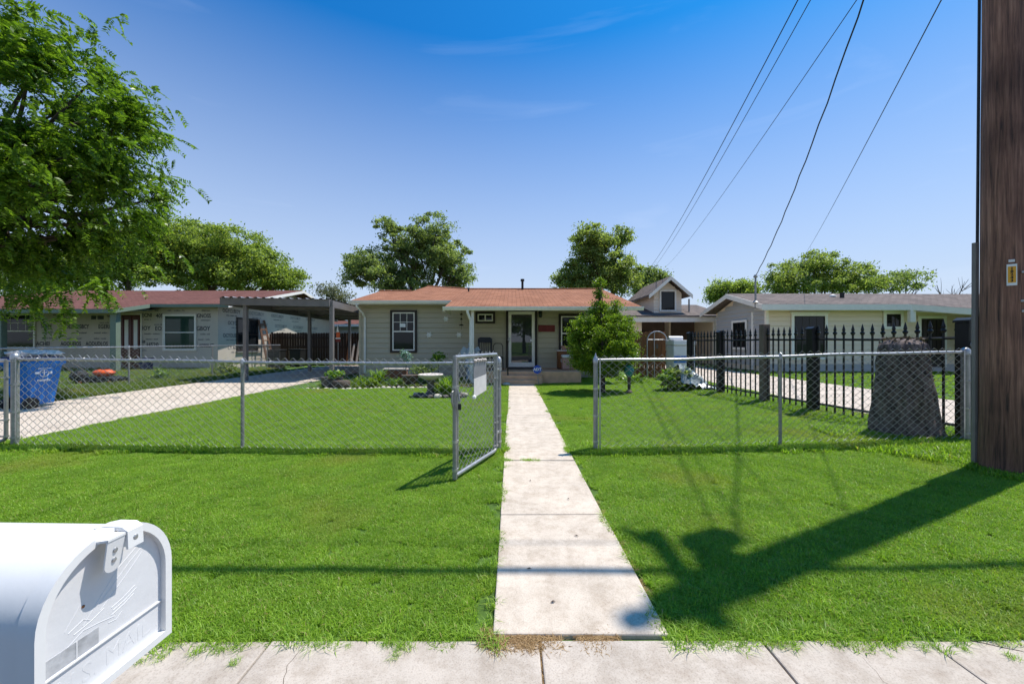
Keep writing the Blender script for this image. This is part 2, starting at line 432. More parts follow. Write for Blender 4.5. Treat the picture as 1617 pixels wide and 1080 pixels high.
M['grass'] = leaf_mat('grass_blades', (0.145, 0.275, 0.018), (0.345, 0.53, 0.060), 0.45, 0.45, patch=(0.8, (0.33, 0.34, 0.07), 0.55, 0.80))
M['weed'] = leaf_mat('rough_grass', (0.09, 0.16, 0.025), (0.24, 0.31, 0.07), 0.4, 0.5, patch=(0.8, (0.30, 0.26, 0.10), 0.5, 0.75))
M['leaf_near'] = leaf_mat('near_tree_leaves', (0.045, 0.105, 0.010), (0.19, 0.31, 0.03), 0.48, 0.35)
M['leaf_a'] = leaf_mat('tree_leaves_a', (0.13, 0.185, 0.05), (0.33, 0.40, 0.13), 0.55, 0.5)
M['leaf_b'] = leaf_mat('tree_leaves_b', (0.11, 0.165, 0.06), (0.31, 0.375, 0.15), 0.55, 0.5)
M['leaf_c'] = leaf_mat('tree_leaves_c', (0.13, 0.20, 0.04), (0.35, 0.43, 0.11), 0.55, 0.5)
M['leaf_pale'] = leaf_mat('pale_leaves', (0.12, 0.14, 0.09), (0.24, 0.26, 0.18), 0.3, 0.6)
M['leaf_bush'] = leaf_mat('bush_leaves', (0.07, 0.145, 0.012), (0.28, 0.39, 0.04), 0.45, 0.35)
M['leaf_spike'] = leaf_mat('strap_leaves', (0.08, 0.18, 0.016), (0.24, 0.36, 0.05), 0.4, 0.4)
M['leaf_blue'] = leaf_mat('blue_grey_leaves', (0.10, 0.20, 0.18), (0.35, 0.5, 0.55), 0.3, 0.5)

def pole_mat():
    m, nt, N, L, P = new_mat('creosoted_pole_wood')
    tc = N.new('ShaderNodeTexCoord'); mp = N.new('ShaderNodeMapping'); mp.inputs['Scale'].default_value = (22, 22, 0.8)
    L.new(tc.outputs['Object'], mp.inputs[0])
    n1 = N.new('ShaderNodeTexNoise'); n1.inputs['Scale'].default_value = 2.2; n1.inputs['Detail'].default_value = 9; n1.inputs['Roughness'].default_value = 0.7; n1.inputs['Distortion'].default_value = 0.4
    L.new(mp.outputs[0], n1.inputs['Vector'])
    r = N.new('ShaderNodeValToRGB'); e = r.color_ramp.elements
    e[0].position = 0.32; e[0].color = (0.045, 0.027, 0.023, 1); e[1].position = 0.72; e[1].color = (0.46, 0.26, 0.18, 1)
    x = e.new(0.5); x.color = (0.25, 0.125, 0.083, 1)
    L.new(n1.outputs[0], r.inputs[0])
    n2 = N.new('ShaderNodeTexNoise'); n2.inputs['Scale'].default_value = 1.1; n2.inputs['Detail'].default_value = 4
    L.new(tc.outputs['Object'], n2.inputs['Vector'])
    r2 = N.new('ShaderNodeValToRGB'); r2.color_ramp.elements[0].position = 0.35; r2.color_ramp.elements[0].color = (0.5, 0.45, 0.45, 1); r2.color_ramp.elements[1].position = 0.65; r2.color_ramp.elements[1].color = (1.15, 1.1, 1.1, 1)
    L.new(n2.outputs[0], r2.inputs[0])
    mx = N.new('ShaderNodeMixRGB'); mx.blend_type = 'MULTIPLY'; mx.inputs[0].default_value = 1
    L.new(r.outputs[0], mx.inputs[1]); L.new(r2.outputs[0], mx.inputs[2]); L.new(mx.outputs[0], P.inputs['Base Color'])
    P.inputs['Roughness'].default_value = 0.8
    bp = N.new('ShaderNodeBump'); bp.inputs['Strength'].default_value = 0.8; bp.inputs['Distance'].default_value = 0.012
    L.new(n1.outputs[0], bp.inputs['Height']); L.new(bp.outputs[0], P.inputs['Normal'])
    return m
M['pole'] = pole_mat()

# ------------------------------------------------------------------ ground, pavements, drives
def sheet(name, x0, x1, y0, y1, dz, mat, zfn=g, nx=60, ny=8):
    xs = np.linspace(x0, x1, nx); ys = np.linspace(y0, y1, ny)
    V = [(x, y, zfn(x) + dz) for y in ys for x in xs]
    Fc = [(j * nx + i, j * nx + i + 1, (j + 1) * nx + i + 1, (j + 1) * nx + i) for j in range(ny - 1) for i in range(nx - 1)]
    return tag(link(name, np_mesh(name, V, Fc, mat)), kind='structure')
mb = MB()
xs = [-600, -60] + [i * 0.5 - 12 for i in range(49)] + [60, 600]
for y0, y1 in ((1.80, 40), (40, 900), (-900, -9.2)):
    for i in range(len(xs) - 1):
        a, b = xs[i], xs[i + 1]
        mb.add([(a, y0, g(a) - .02), (b, y0, g(b) - .02), (b, y1, g(b) - .02), (a, y1, g(a) - .02)], [(0, 1, 2, 3)])
tag(mb.build('ground', M['soil']), kind='structure')
tag(MB().box(-300, 300, -9.0, 0.16, -0.4, -0.13).build('street', M['asphalt']), kind='structure')
kb = MB().box(-300, 300, 0.16, 0.34, -0.4, 0.0); tag(kb.build('kerb', M['concrete2'], bevel=0.02), kind='structure')
tag(MB().box(-300, 300, -9.2, -9.0, -0.4, 0.0).build('kerb', M['concrete2'], bevel=0.02), kind='structure')

def slab_piece(x0, x1, y0, y1, top, mat, parent, name='slab', th=0.12, tilt=0.004):
    zs = [top + random.uniform(-tilt, tilt) for _ in range(4)]
    m = MB().add([(x0, y0, top - th), (x1, y0, top - th), (x1, y1, top - th), (x0, y1, top - th), (x0, y0, zs[0]), (x1, y0, zs[1]), (x1, y1, zs[2]), (x0, y1, zs[3])],
                 [(0, 3, 2, 1), (4, 5, 6, 7), (0, 1, 5, 4), (1, 2, 6, 5), (2, 3, 7, 6), (3, 0, 4, 7)])
    return m.build(name, mat, parent, bevel=0.008)
side_root = tag(MB().box(-300, 300, 0.34, 1.80, -0.3, -0.11).build('public_sidewalk', M['soil']), kind='structure')
xj = [-14.6, -13.1, -11.6, -10.1, -8.6, -7.1, -5.6, -4.1, -2.55, -1.13, 0.13, 1.17, 1.95, 2.9, 4.3, 5.8, 7.3, 8.8, 10.3]
for a, b in zip(xj[:-1], xj[1:]):
    slab_piece(a + .004, b - .004, 0.345, 1.80, 0.0, M['concrete2'], side_root, th=.1)
tag(MB().box(-300, -14.62, 0.345, 1.80, -.1, 0.0).build('public_sidewalk', M['concrete2']), kind='structure')
tag(MB().box(10.32, 300, 0.345, 1.80, -.1, 0.0).build('public_sidewalk', M['concrete2']), kind='structure')
for pts in ([(2.15, 1.80), (2.3, 1.74), (2.42, 1.70), (2.62, 1.68)], [(-.95, 1.8), (-.98, 1.66), (-.90, 1.5), (-.93, 1.3)], [(1.5, 1.8), (1.56, 1.7), (1.53, 1.58), (1.62, 1.45)]):
    MB().tube([(x_ + random.uniform(-.008, .008), y_, -.0005) for (a_, b_) in zip(pts[:-1], pts[1:]) for x_, y_ in [(a_[0] + (b_[0] - a_[0]) * k_ / 5, a_[1] + (b_[1] - a_[1]) * k_ / 5) for k_ in range(5)]], .0022, 4).build('crack', M['mulch'], side_root)
walk_root = tag(MB().box(-0.10, 0.74, 1.80, 12.7, -0.3, -0.11).build('front_walk', M['soil']), kind='structure')
yj = [1.815, 3.11, 4.53, 7.36, 10.3, 12.62]
for i, (a, b) in enumerate(zip(yj[:-1], yj[1:])):
    gap = 0.016 if i in (1, 2) else 0.006
    slab_piece(-0.095 + random.uniform(-.006, .006), 0.745 + random.uniform(-.006, .006), a + (0.016 if i in (0, 2) else .005), b - (0.016 if i == 1 else .005), 0.006, M['concrete'], walk_root)
def drive(name, x0, x1, y0, y1, joints):
    root = tag(MB().box(x0, x1, y0, y1, -0.3, -.08).build(name, M['soil']), kind='structure')
    ys = [y0] + joints + [y1]
    for a, b in zip(ys[:-1], ys[1:]):
        slab_piece(x0, x1, a + .005, b - .005, g((x0 + x1) / 2) + .004, M['drive'], root, th=.12, tilt=.002)
drive('left_driveway', -10.4, -6.85, 1.81, 23, [4.6, 8.0, 11.4, 15.0, 19.0])
drive('right_driveway', 6.45, 9.85, 1.81, 22, [5.2, 8.6, 12.0, 16.0])

# ------------------------------------------------------------------ grass
def blade_patch(name, size, n, h, w, lean, mat, seed):
    r = np.random.default_rng(seed)
    ang = r.uniform(0, 2 * np.pi, n); rad = size * 0.5 * np.sqrt(r.uniform(0, 1, n))
    bx, by = rad * np.cos(ang), rad * np.sin(ang)
    hh = h * r.uniform(0.45, 1.25, n); ww = w * r.uniform(0.6, 1.3, n)
    la = r.uniform(0, 2 * np.pi, n); ll = hh * lean * r.uniform(0.2, 1.5, n)
    dx, dy = np.cos(la), np.sin(la); px, py = -dy, dx
    zc = np.maximum(hh * 0.35, hh - 0.3 * ll)
    P = lambda t, s, z: np.stack([bx + dx * ll * t + px * ww * s, by + dy * ll * t + py * ww * s, z], 1)
    V = np.stack([P(0, -.5, np.zeros(n) - .004), P(0, .5, np.zeros(n) - .004), P(.38, .45, hh * .58), P(.38, -.45, hh * .58), P(1.0, 0, zc)], 1).reshape(-1, 3)
    b = np.arange(n) * 5
    F1 = np.stack([b, b + 1, b + 2], 1); F2 = np.stack([b, b + 2, b + 3], 1); F3 = np.stack([b + 3, b + 2, b + 4], 1)
    me = np_mesh(name, V, np.concatenate([F1, F2, F3]), mat)
    return bpy.data.objects.new(name, me)          # never linked: only read by the scatter below
def scatter(name, P, variants, label, cat):
    """P rows: x, y, z, rotation, scale; one grass object made of many small instanced tufts"""
    P = np.asarray(P, dtype=np.float32)
    me = bpy.data.meshes.new(name)
    me.vertices.add(len(P)); me.vertices.foreach_set('co', P[:, :3].ravel().copy())
    a = me.attributes.new('rot', 'FLOAT_VECTOR', 'POINT'); rv = np.zeros((len(P), 3), np.float32); rv[:, 2] = P[:, 3]; a.data.foreach_set('vector', rv.ravel())
    a = me.attributes.new('scl', 'FLOAT', 'POINT'); a.data.foreach_set('value', P[:, 4].copy())
    a = me.attributes.new('vid', 'INT', 'POINT'); a.data.foreach_set('value', (np.arange(len(P)) * 7 % len(variants)).astype(np.int32))
    o = link(name, me)
    ng = bpy.data.node_groups.new(name, 'GeometryNodeTree')
    ng.interface.new_socket('Geometry', in_out='INPUT', socket_type='NodeSocketGeometry')
    ng.interface.new_socket('Geometry', in_out='OUTPUT', socket_type='NodeSocketGeometry')
    N, L = ng.nodes, ng.links
    gi, go, jn = N.new('NodeGroupInput'), N.new('NodeGroupOutput'), N.new('GeometryNodeJoinGeometry')
    def attr(nm, ty):
        q = N.new('GeometryNodeInputNamedAttribute'); q.data_type = ty; q.inputs['Name'].default_value = nm
        return [s for s in q.outputs if s.enabled and s.name == 'Attribute'][0]
    rot, scl, vid = attr('rot', 'FLOAT_VECTOR'), attr('scl', 'FLOAT'), attr('vid', 'INT')
    for k, v in enumerate(variants):
        ip = N.new('GeometryNodeInstanceOnPoints'); oi = N.new('GeometryNodeObjectInfo'); oi.inputs['Object'].default_value = v
        cm = N.new('FunctionNodeCompare'); cm.data_type = 'INT'; cm.operation = 'EQUAL'
        ins = [s for s in cm.inputs if s.enabled]
        L.new(vid, ins[0]); ins[1].default_value = k
        L.new(gi.outputs[0], ip.inputs['Points']); L.new(oi.outputs['Geometry'], ip.inputs['Instance'])
        L.new(cm.outputs[0], ip.inputs['Selection']); L.new(rot, ip.inputs['Rotation']); L.new(scl, ip.inputs['Scale'])
        L.new(ip.outputs[0], jn.inputs[0])
    L.new(jn.outputs[0], go.inputs[0])
    o.modifiers.new('grass', 'NODES').node_group = ng
    return tag(o, label, cat, kind='stuff')
def fill(x0, x1, y0, y1, step, keep, smin, smax, dz=0.0):
    out = []
    y = y0
    while y < y1:
        x = x0
        while x < x1:
            px, py = x + random.uniform(-.5, .5) * step, y + random.uniform(-.5, .5) * step
            k = keep(px, py)
            if k: out.append((px, py, g(px) - .02 + dz, random.uniform(0, 6.28), random.uniform(smin, smax) * k))
            x += step
        y += step
    return out
def bed_front(x): return 11.05 + 0.42 * ss(-5.9, -3.2, x) + 0.35 * ss(-3.4, -2.2, x) + 0.1 * math.sin(x * 3)
def main_keep(x, y):
    if -0.16 < x < 0.80: return 0
    if y < 1.84 + 0.03 * math.sin(x * 7): return 0
    if x < -6.80 - 0.03 * math.sin(y * 5) or x > 6.38: return 0
    if x < -0.9 and y > bed_front(x) - .05: return 0
    if y > 13.15 and x < 2.5: return 0
    if (x + 1.75) ** 2 / .5 + (y - 9.85) ** 2 / .12 < 1: return 0
    k = 1.0 + 0.16 * math.sin(x * 1.3 + y) * math.sin(y * 1.7) + .10 * math.sin(x * 5.1 + 2 * y) * math.sin(y * 4.3 - x)
    if 4.86 < y < 5.08 and x < 6: k = random.uniform(1.5, 2.3)          # missed by the mower along the fence
    if x > 4.7 and 4.4 < y < 5.7: k = random.uniform(1.5, 3.0)
    fx = 5.95 - (y - 5.08) * 0.14
    if y > 5 and abs(x - fx) < .3: k = random.uniform(1.3, 2.4)
    if (x - 5.08) ** 2 + (y - 3.9) ** 2 < .09: k = random.uniform(1.3, 2.2)
    return k
turf = [blade_patch('turf_tuft', 0.20, 1050, 0.034, 0.0034, 0.85, M['grass'], 40 + i) for i in range(5)]
P = fill(-7.0, 6.5, 1.82, 6.3, 0.112, main_keep, .85, 1.25) + fill(-7.0, 6.5, 6.3, 15.0, 0.15, main_keep, .95, 1.35)
scatter('lawn_grass', P, turf, 'short bright green lawn grass on both sides of the front walk', 'grass')
def edge_keep(x, y): return random.uniform(.8, 1.5) if random.random() < .75 else 0
tuft = [blade_patch('edge_tuft', 0.10, 60, 0.055, 0.004, 1.35, M['grass'], 70 + i) for i in range(4)]
E = []
y = 1.85
while y < 12.4:
    for sx, sg in ((-0.125, 1), (0.775, -1)):
        if random.random() < .62: E.append((sx + random.uniform(-.03, .035) * 1, y, -.015, random.uniform(0, 6.28), random.uniform(.45, 1.0)))
    y += .07
x = -7.0
while x < 6.5:
    if not (-0.05 < x < .7) and random.random() < .9:
        E.append((x, 1.80 + random.uniform(-.05, .06), -.01, random.uniform(0, 6.28), random.uniform(.45, 1.0)))
    x += .045
for i in range(46):       # runners creeping over the pavement
    x = random.choice([random.uniform(-1.7, -.1), random.uniform(.9, 3.2), random.uniform(-4, -1)])
    E.append((x, 1.79 - abs(random.gauss(0, .045)), -.004, random.uniform(0, 6.28), random.uniform(.25, .6)))
for i in range(14): E.append((random.uniform(-.08, .30), 4.53 + random.uniform(-.02, .02), -.01, random.uniform(0, 6.28), random.uniform(.35, .8)))
scatter('edge_grass', E, tuft, 'long ragged grass creeping over the pavement edges', 'grass')
dry = [blade_patch('dry_tuft', 0.13, 130, 0.028, 0.0035, 1.9, M['straw'], 90 + i) for i in range(3)]
D = [(random.choice([random.uniform(-.12, .20), random.uniform(-.1, .12), random.uniform(.34, .47)]), 1.80 + random.gauss(0, .018), -.012, random.uniform(0, 6.28), random.uniform(.45, .95)) for i in range(70)]
D += [(0.76 + random.gauss(0, .02), random.uniform(1.9, 3.4), -.01, random.uniform(0, 6.28), random.uniform(.3, .6)) for i in range(22)]
D += [(0.13 + random.gauss(0, .012), 1.80 - random.uniform(0, .3), -.014, random.uniform(0, 6.28), random.uniform(.2, .42)) for i in range(16)]
scatter('dry_grass', D, dry, 'straw coloured dead grass in the joint where walk meets sidewalk', 'grass')
rough = [blade_patch('rough_tuft', 0.30, 420, 0.13, 0.008, 0.8, M['weed'], 120 + i) for i in range(4)]
def left_keep(x, y):
    return 0 if x > -10.48 else 1.0 * (0.7 + 0.5 * ss(-10.5, -11.3, x))
W = fill(-25, -10.45, 5.5, 18.4, 0.26, left_keep, .7, 1.25)
def right_keep(x, y): return 0 if x < 9.92 else .55
W2 = fill(9.9, 22, 7.5, 16.9, 0.26, right_keep, .7, 1.1) + fill(5.0, 6.4, 12.5, 20, .26, lambda x, y: .6, .7, 1.1)
turf2 = [blade_patch('yard_tuft', 0.34, 420, 0.085, 0.008, 0.8, M['grass'], 150 + i) for i in range(3)]
scatter('left_yard_grass', W, rough, 'rough unmown grass beyond the left driveway', 'grass')
scatter('right_yard_grass', W2, turf2, 'grass between the right driveway and the cream house', 'grass')

# ------------------------------------------------------------------ building helpers
def window(parent, X, w, h, trim=0.09, trim_mat='dark_trim', frame_mat='white_trim', pane_mat='glass', rows=2, cols=1, muntin_top=None, proud=0.05, head=0.0, sill=True, base=0.0):
    """X: wall frame at the window's centre (x right, y up, z out)"""
    m = MB(X)
    a, b = w / 2, h / 2
    for (x0, x1, y0, y1) in ((-a, -a + trim, -b, b), (a - trim, a, -b, b), (-a + trim, a - trim, b - trim, b), (-a + trim, a - trim, -b, -b + trim)):
        m.box(x0, x1, y0, y1, base, base + proud)
    if head: m.box(-a - .06, a + .06, b, b + head, base, base + proud + .03)
    o = m.build('window', M[trim_mat], parent, bevel=0.004, bseg=1)
    ia, ib = a - trim, b - trim
    f = MB(X); t = 0.045
    zf = base + proud - .016
    for (x0, x1, y0, y1) in ((-ia, -ia + t, -ib, ib), (ia - t, ia, -ib, ib), (-ia + t, ia - t, ib - t, ib), (-ia + t, ia - t, -ib, -ib + t)):
        f.box(x0, x1, y0, y1, base, zf)
    if rows == 2: f.box(-ia + t, ia - t, -t / 2, t / 2, base, zf + .006)
    if cols == 2: f.box(-t / 2, t / 2, -ib + t, ib - t, base, zf + .004)
    f.build('frame', M[frame_mat], o)
    zp = base + 0.012
    if rows == 2:
        MB(X).box(-ia + t, ia - t, t / 2, ib - t, base, zp + .008).build('pane', M[pane_mat], o)
        MB(X).box(-ia + t, ia - t, -ib + t, -t / 2, base, zp).build('pane', M[pane_mat], o)
    elif cols == 2:
        MB(X).box(-ia + t, -t / 2, -ib + t, ib - t, base, zp).build('pane', M[pane_mat], o)
        MB(X).box(t / 2, ia - t, -ib + t, ib - t, base, zp + .006).build('pane', M[pane_mat], o)
    else:
        MB(X).box(-ia + t, ia - t, -ib + t, ib - t, base, zp).build('pane', M[pane_mat], o)
    if muntin_top:
        nx, ny, y0, y1, mm = muntin_top
        u = MB(X)
        y0 *= ib; y1 *= ib
        for i in range(1, nx):
            xx = -ia + t + (2 * ia - 2 * t) * i / nx
            u.box(xx - .009, xx + .009, y0, y1, base + .014, base + .026)
        for j in range(1, ny):
            yy = y0 + (y1 - y0) * j / ny
            u.box(-ia + t, ia - t, yy - .009, yy + .009, base + .014, base + .027)
        u.build('muntins', M[mm], o)
    return o
def siding(parent, X, u0, u1, z0, z1, ex, mat, clip=None):
    n = int(math.ceil((z1 - z0) / ex - 1e-6))
    cache = {}
    for i in range(n):
        a, b = u0, u1
        za = z0 + i * ex + .014; zb = min(z1, za + ex - .014)
        if clip: a, b = clip(za + ex / 2)
        if b - a < .1 or zb - za < .03: continue
        m = MB(X).add([(a, za, .004), (b, za, .004), (b, za, .040), (a, za, .040), (a, zb, .004), (b, zb, .004), (b, zb, .010), (a, zb, .010)],
                  [(0, 1, 2, 3), (3, 2, 6, 7), (1, 5, 6, 2), (0, 3, 7, 4), (0, 4, 5, 1), (4, 7, 6, 5)])
        m.build('siding_board', M[mat], parent)
def downspout(parent, pts, mat='white_trim', name='downspout', r=.04):
    MB().tube(pts, r, 4).build(name, M[mat], parent)

# ------------------------------------------------------------------ the house in the middle
YW = 14.8
house = thing('bungalow', 'sage green single storey house with orange brown shingle roof and front porch', 'house', (-1, 14.8, 0))
SL = 0.24
def rz(y): return 2.94 + SL * (y - 14.3)
body = MB().prism([(YW, -.1), (24, -.1), (24, 2.72), (18.4, rz(18.4) - .17), (YW, rz(YW) - .15)][::-1], -5.83, 4.1, 'x')
body.build('wall', M['sage'], house)
siding(house, wall_front(0, YW, 0), -5.85, 4.12, 0.18, rz(YW) - .16, 0.195, 'sage')
MB().box(-5.86, 4.13, YW - .03, YW - .001, -.05, .18).build('foundation', M['concrete2'], house)
MB().box(-5.90, -5.82, YW - .045, YW + .06, 0.0, rz(YW) - .17).build('corner_trim', M['sage'], house)
front = [(-6.05, 14.3), (-2.25, 14.3), (-2.25, 12.8), (4.35, 12.8), (4.35, 18.4), (-2.1, 18.5), (-4.40, 19.9), (-4.6, 17.5), (-6.05, 17.5)]
roof = MB().slab([(x, y, rz(y)) for x, y in front], .07)
ridge = [(4.35, 18.4), (-2.1, 18.5), (-4.40, 19.9), (-4.6, 17.5), (-6.05, 17.5)]
for (a, b) in zip(ridge[:-1], ridge[1:]):
    roof.slab([(a[0], a[1] + .002, rz(a[1])), (b[0], b[1] + .002, rz(b[1])), (b[0], 24.4, 2.72), (a[0], 24.4, 2.72)][::-1][::-1], .07)
roof_o = roof.build('roof', M['roof_orange'], house)
rc = MB()
for (a, b) in (((4.35, 18.4), (-2.1, 18.5)), ((-2.1, 18.5), (-4.40, 19.9)), ((-4.6, 17.5), (-6.05, 17.5))):
    rc.tube([(a[0], a[1], rz(a[1]) + .005), (b[0], b[1], rz(b[1]) + .005)], .05, 6)
rc.build('ridge_cap', M['roof_orange'], roof_o)
MB().tube([(wx(825, 18.2), 18.2, 3.85), (wx(825, 18.2), 18.2, 4.15), (wx(825, 18.2), 18.2, 4.33)], .055, 10).lathe([(.09, 0), (.09, .10)], (wx(825, 18.2), 18.2, 4.28), 10).build('vent_pipe', M['black'], roof_o)
MB().tube([(wx(740, 17.4), 17.4, 3.6), (wx(740, 17.4), 17.4, 3.86)], .035, 8).build('vent_pipe', M['black'], roof_o)
def gutter(x0, x1, y, z, mat='white_trim', parent=house):
    prof = [(y + .02, z - .13), (y - .07, z - .13), (y - .115, z - .05), (y - .12, z - .008), (y + .02, z - .008)]
    MB().prism(prof, x0, x1, 'x').build('gutter', M[mat], parent)
gutter(-6.07, -2.25, 14.28, rz(14.3)); gutter(-2.30, 4.37, 12.78, rz(12.8))
MB().box(-2.32, -2.255, 12.8, 14.2, rz(12.8) - .16, rz(12.8) - .02).build('fascia', M['white_trim'], house)
MB().slab([(-6.0, 14.3, 2.80), (4.3, 14.3, 2.80), (4.3, YW, 2.80), (-6.0, YW, 2.80)], .02).build('soffit', M['sage'], house)
MB().slab([(-2.2, 12.82, rz(12.8) - .09), (4.3, 12.82, rz(12.8) - .09), (4.3, 14.3, 2.775), (-2.2, 14.3, 2.775)], .02).build('porch_ceiling', M['sage'], house)
downspout(house, [(-5.78, 14.2, 2.80), (-5.78, 14.25, 2.72), (-5.68, 14.55, 2.5), (-5.66, YW - .08, 2.35), (-5.66, YW - .08, .2)])
# porch: floor, steps, post
PZ = 0.40
MB().box(-1.25, 2.35, 13.0, YW, -.05, PZ).build('porch_floor', M['porch'], house, bevel=.015)
def round_step(r0, z, cy):
    n = 18
    pts = [(0.33 + .70 * math.copysign(abs(math.cos(t)) ** .6, math.cos(t)), cy - r0 * abs(math.sin(t)) ** .5) for t in [math.pi * i / n for i in range(n + 1)]]
    return MB().prism(pts[::-1], -.05, z, 'z')
round_step(0.22, .285, 12.995).build('step', M['porch'], house, bevel=.012)
round_step(0.42, .15, 12.99).build('step', M['porch'], house, bevel=.012)
px = wx(745, 12.95)
MB().box(px - .02, px + .07, 12.92, 13.01, PZ - .4, rz(12.9) - .1).build('porch_post', M['white_trim'], house)
downspout(house, [(px - .12, 12.74, 2.46), (px - .12, 12.74, 2.38), (px - .03, 12.88, 2.12), (px - .03, 12.88, 0.1)], r=.045)
# windows, doors
def fw(x0, x1, y0, y1, **k):
    a, b, c, d = wx(x0, YW), wx(x1, YW), wz(y1, YW), wz(y0, YW)
    return window(house, wall_front((a + b) / 2, YW - .042, (c + d) / 2), b - a, d - c, **k)
w1 = fw(617, 659, 490, 557, trim=.085, muntin_top=(3, 2, .05, .93, 'white_trim'))
MB(wall_front(wx(637, YW), YW - .095, wz(514, YW))).box(-.11, .11, -.07, .07, 0, .01).build('sticker', M['white'], w1)
fw(751, 782, 492.5, 511, trim=.085, rows=1, cols=2)
fw(882, 922, 496, 557, trim=.085)
dx0, dx1 = wx(799, YW), wx(848, YW)
dX = wall_front((dx0 + dx1) / 2, YW - .042, PZ)
dw, dh = dx1 - dx0, wz(488.5, YW) - PZ
d_o = MB(dX).box(-dw / 2, -dw / 2 + .09, 0, dh, 0, .07).box(dw / 2 - .09, dw / 2, 0, dh, 0, .07).box(-dw / 2 + .09, dw / 2 - .09, dh - .09, dh, 0, .07).build('door_frame', M['dark_trim'], house)
iw = dw / 2 - .09
st = MB(dX)
sw = .115
st.box(-iw, -iw + sw, .04, dh - .09, .01, .055).box(iw - sw, iw, .04, dh - .09, .01, .055).box(-iw + sw, iw - sw, .04, .22, .01, .055).box(-iw + sw, iw - sw, dh - .09 - sw, dh - .09, .01, .055)
storm = st.build('storm_door', M['white_trim'], house, bevel=.006)
MB(dX).box(-iw + sw, iw - sw, .22, dh - .09 - sw, .02, .03).build('pane', M['glass_grey'], storm)
MB(dX).box(-iw + .03, -iw + .07, 1.0, 1.16, .055, .09).box(-iw - .02, -iw + .05, 1.07, 1.10, .09, .11).build('handle', M['galv'], storm)
MB(dX).box(iw - .17, iw - .06, 1.03, 1.10, .055, .09).build('latch', M['white'], storm)
MB(dX).box(-iw, iw, 0, .035, .0, .10).build('threshold', M['dark_trim'], house)
MB().tube([(-.14, 13.0 - .16, .12), (-.14, 12.84, 1.32), (-.14, 13.2, 1.42), (-.14, 14.5, 1.45)], .025, 8).build('handrail', M['black_iron'], house)
def lantern(x, z):
    t = thing('porch_lantern', 'small black lantern on the wall beside the white storm door', 'lantern', (x, YW, z))
    MB().box(x - .04, x + .04, YW - .05, YW - .023, z - .02, z + .10).build('backplate', M['black_iron'], t)
    MB().lathe([(.015, .16), (.075, .10), (.07, .09)][::-1], (x, YW - .12, z), 8).build('cap', M['black_iron'], t)
    MB().lathe([(.03, -.12), (.055, -.10), (.065, .09)], (x, YW - .12, z), 8).build('shade', M['glass'], t)
    MB().tube([(x, YW - .04, z + .07), (x, YW - .12, z + .17)], .012, 6).build('arm', M['black_iron'], t)
lantern(wx(853, YW), wz(497, YW))
t = thing('wall_plaque', 'dark red rectangular plaque on the siding right of the door', 'plaque', (wx(863, YW), YW, wz(524, YW)))
MB().box(wx(850, YW), wx(876, YW), YW - .065, YW - .041, wz(524, YW), wz(513.5, YW)).build('board', M['red'], t, bevel=.006)
# ornaments on the wall
def flower_mesh():
    m = MB(wall_front(0, 0, 0))
    for k in range(12):
        a = 2 * math.pi * k / 12
        r1 = .15 if k % 2 == 0 else .11
        c, s_ = math.cos(a), math.sin(a)
        m.add([(0, 0, .012), (c * .05 - s_ * .022, s_ * .05 + c * .022, .018), (c * r1, s_ * r1, .004), (c * .05 + s_ * .022, s_ * .05 - c * .022, .018), (c * .05, s_ * .05, 0)],
              [(0, 3, 2, 1), (1, 2, 4), (2, 3, 4), (0, 1, 4), (0, 4, 3)])
    m.ball((0, 0, .018), (.03, .03, .015), 8, 5)
    return m.mesh('metal_flower', pm('flower_metal', (.80, .78, .74), .45, .1, 20, .1, 60, metal=.3))
fm = flower_mesh()
for (x, y, lb) in ((704.5, 504, 'highest of the three pale metal flowers on the sage siding'), (678, 529, 'pale metal flower on the siding nearest the left window'), (725, 529, 'lower pale metal flower on the siding below the hanging chime')):
    o = link('metal_flower', fm, None, (wx(x, YW), YW - .044, wz(y, YW)))
    tag(o, lb, 'wall ornament', 'metal flowers on the sage siding')
cx, cz = wx(728, 14.2), 2.78
t = thing('wind_chime', 'dark tiered wind chime hanging under the eave left of the porch post', 'wind chime', (cx, 14.3, cz))
MB().tube([(cx, 14.3, 2.79), (cx, 14.3, 1.86)], .006, 5).build('cord', M['black'], t)
for z, r in ((2.42, .06), (2.24, .05), (2.02, .10)):
    MB().lathe([(.01, .05), (r, 0), (r * .9, -.012)][::-1], (cx, 14.3, z), 10).build('disc', M['black_iron'], t)

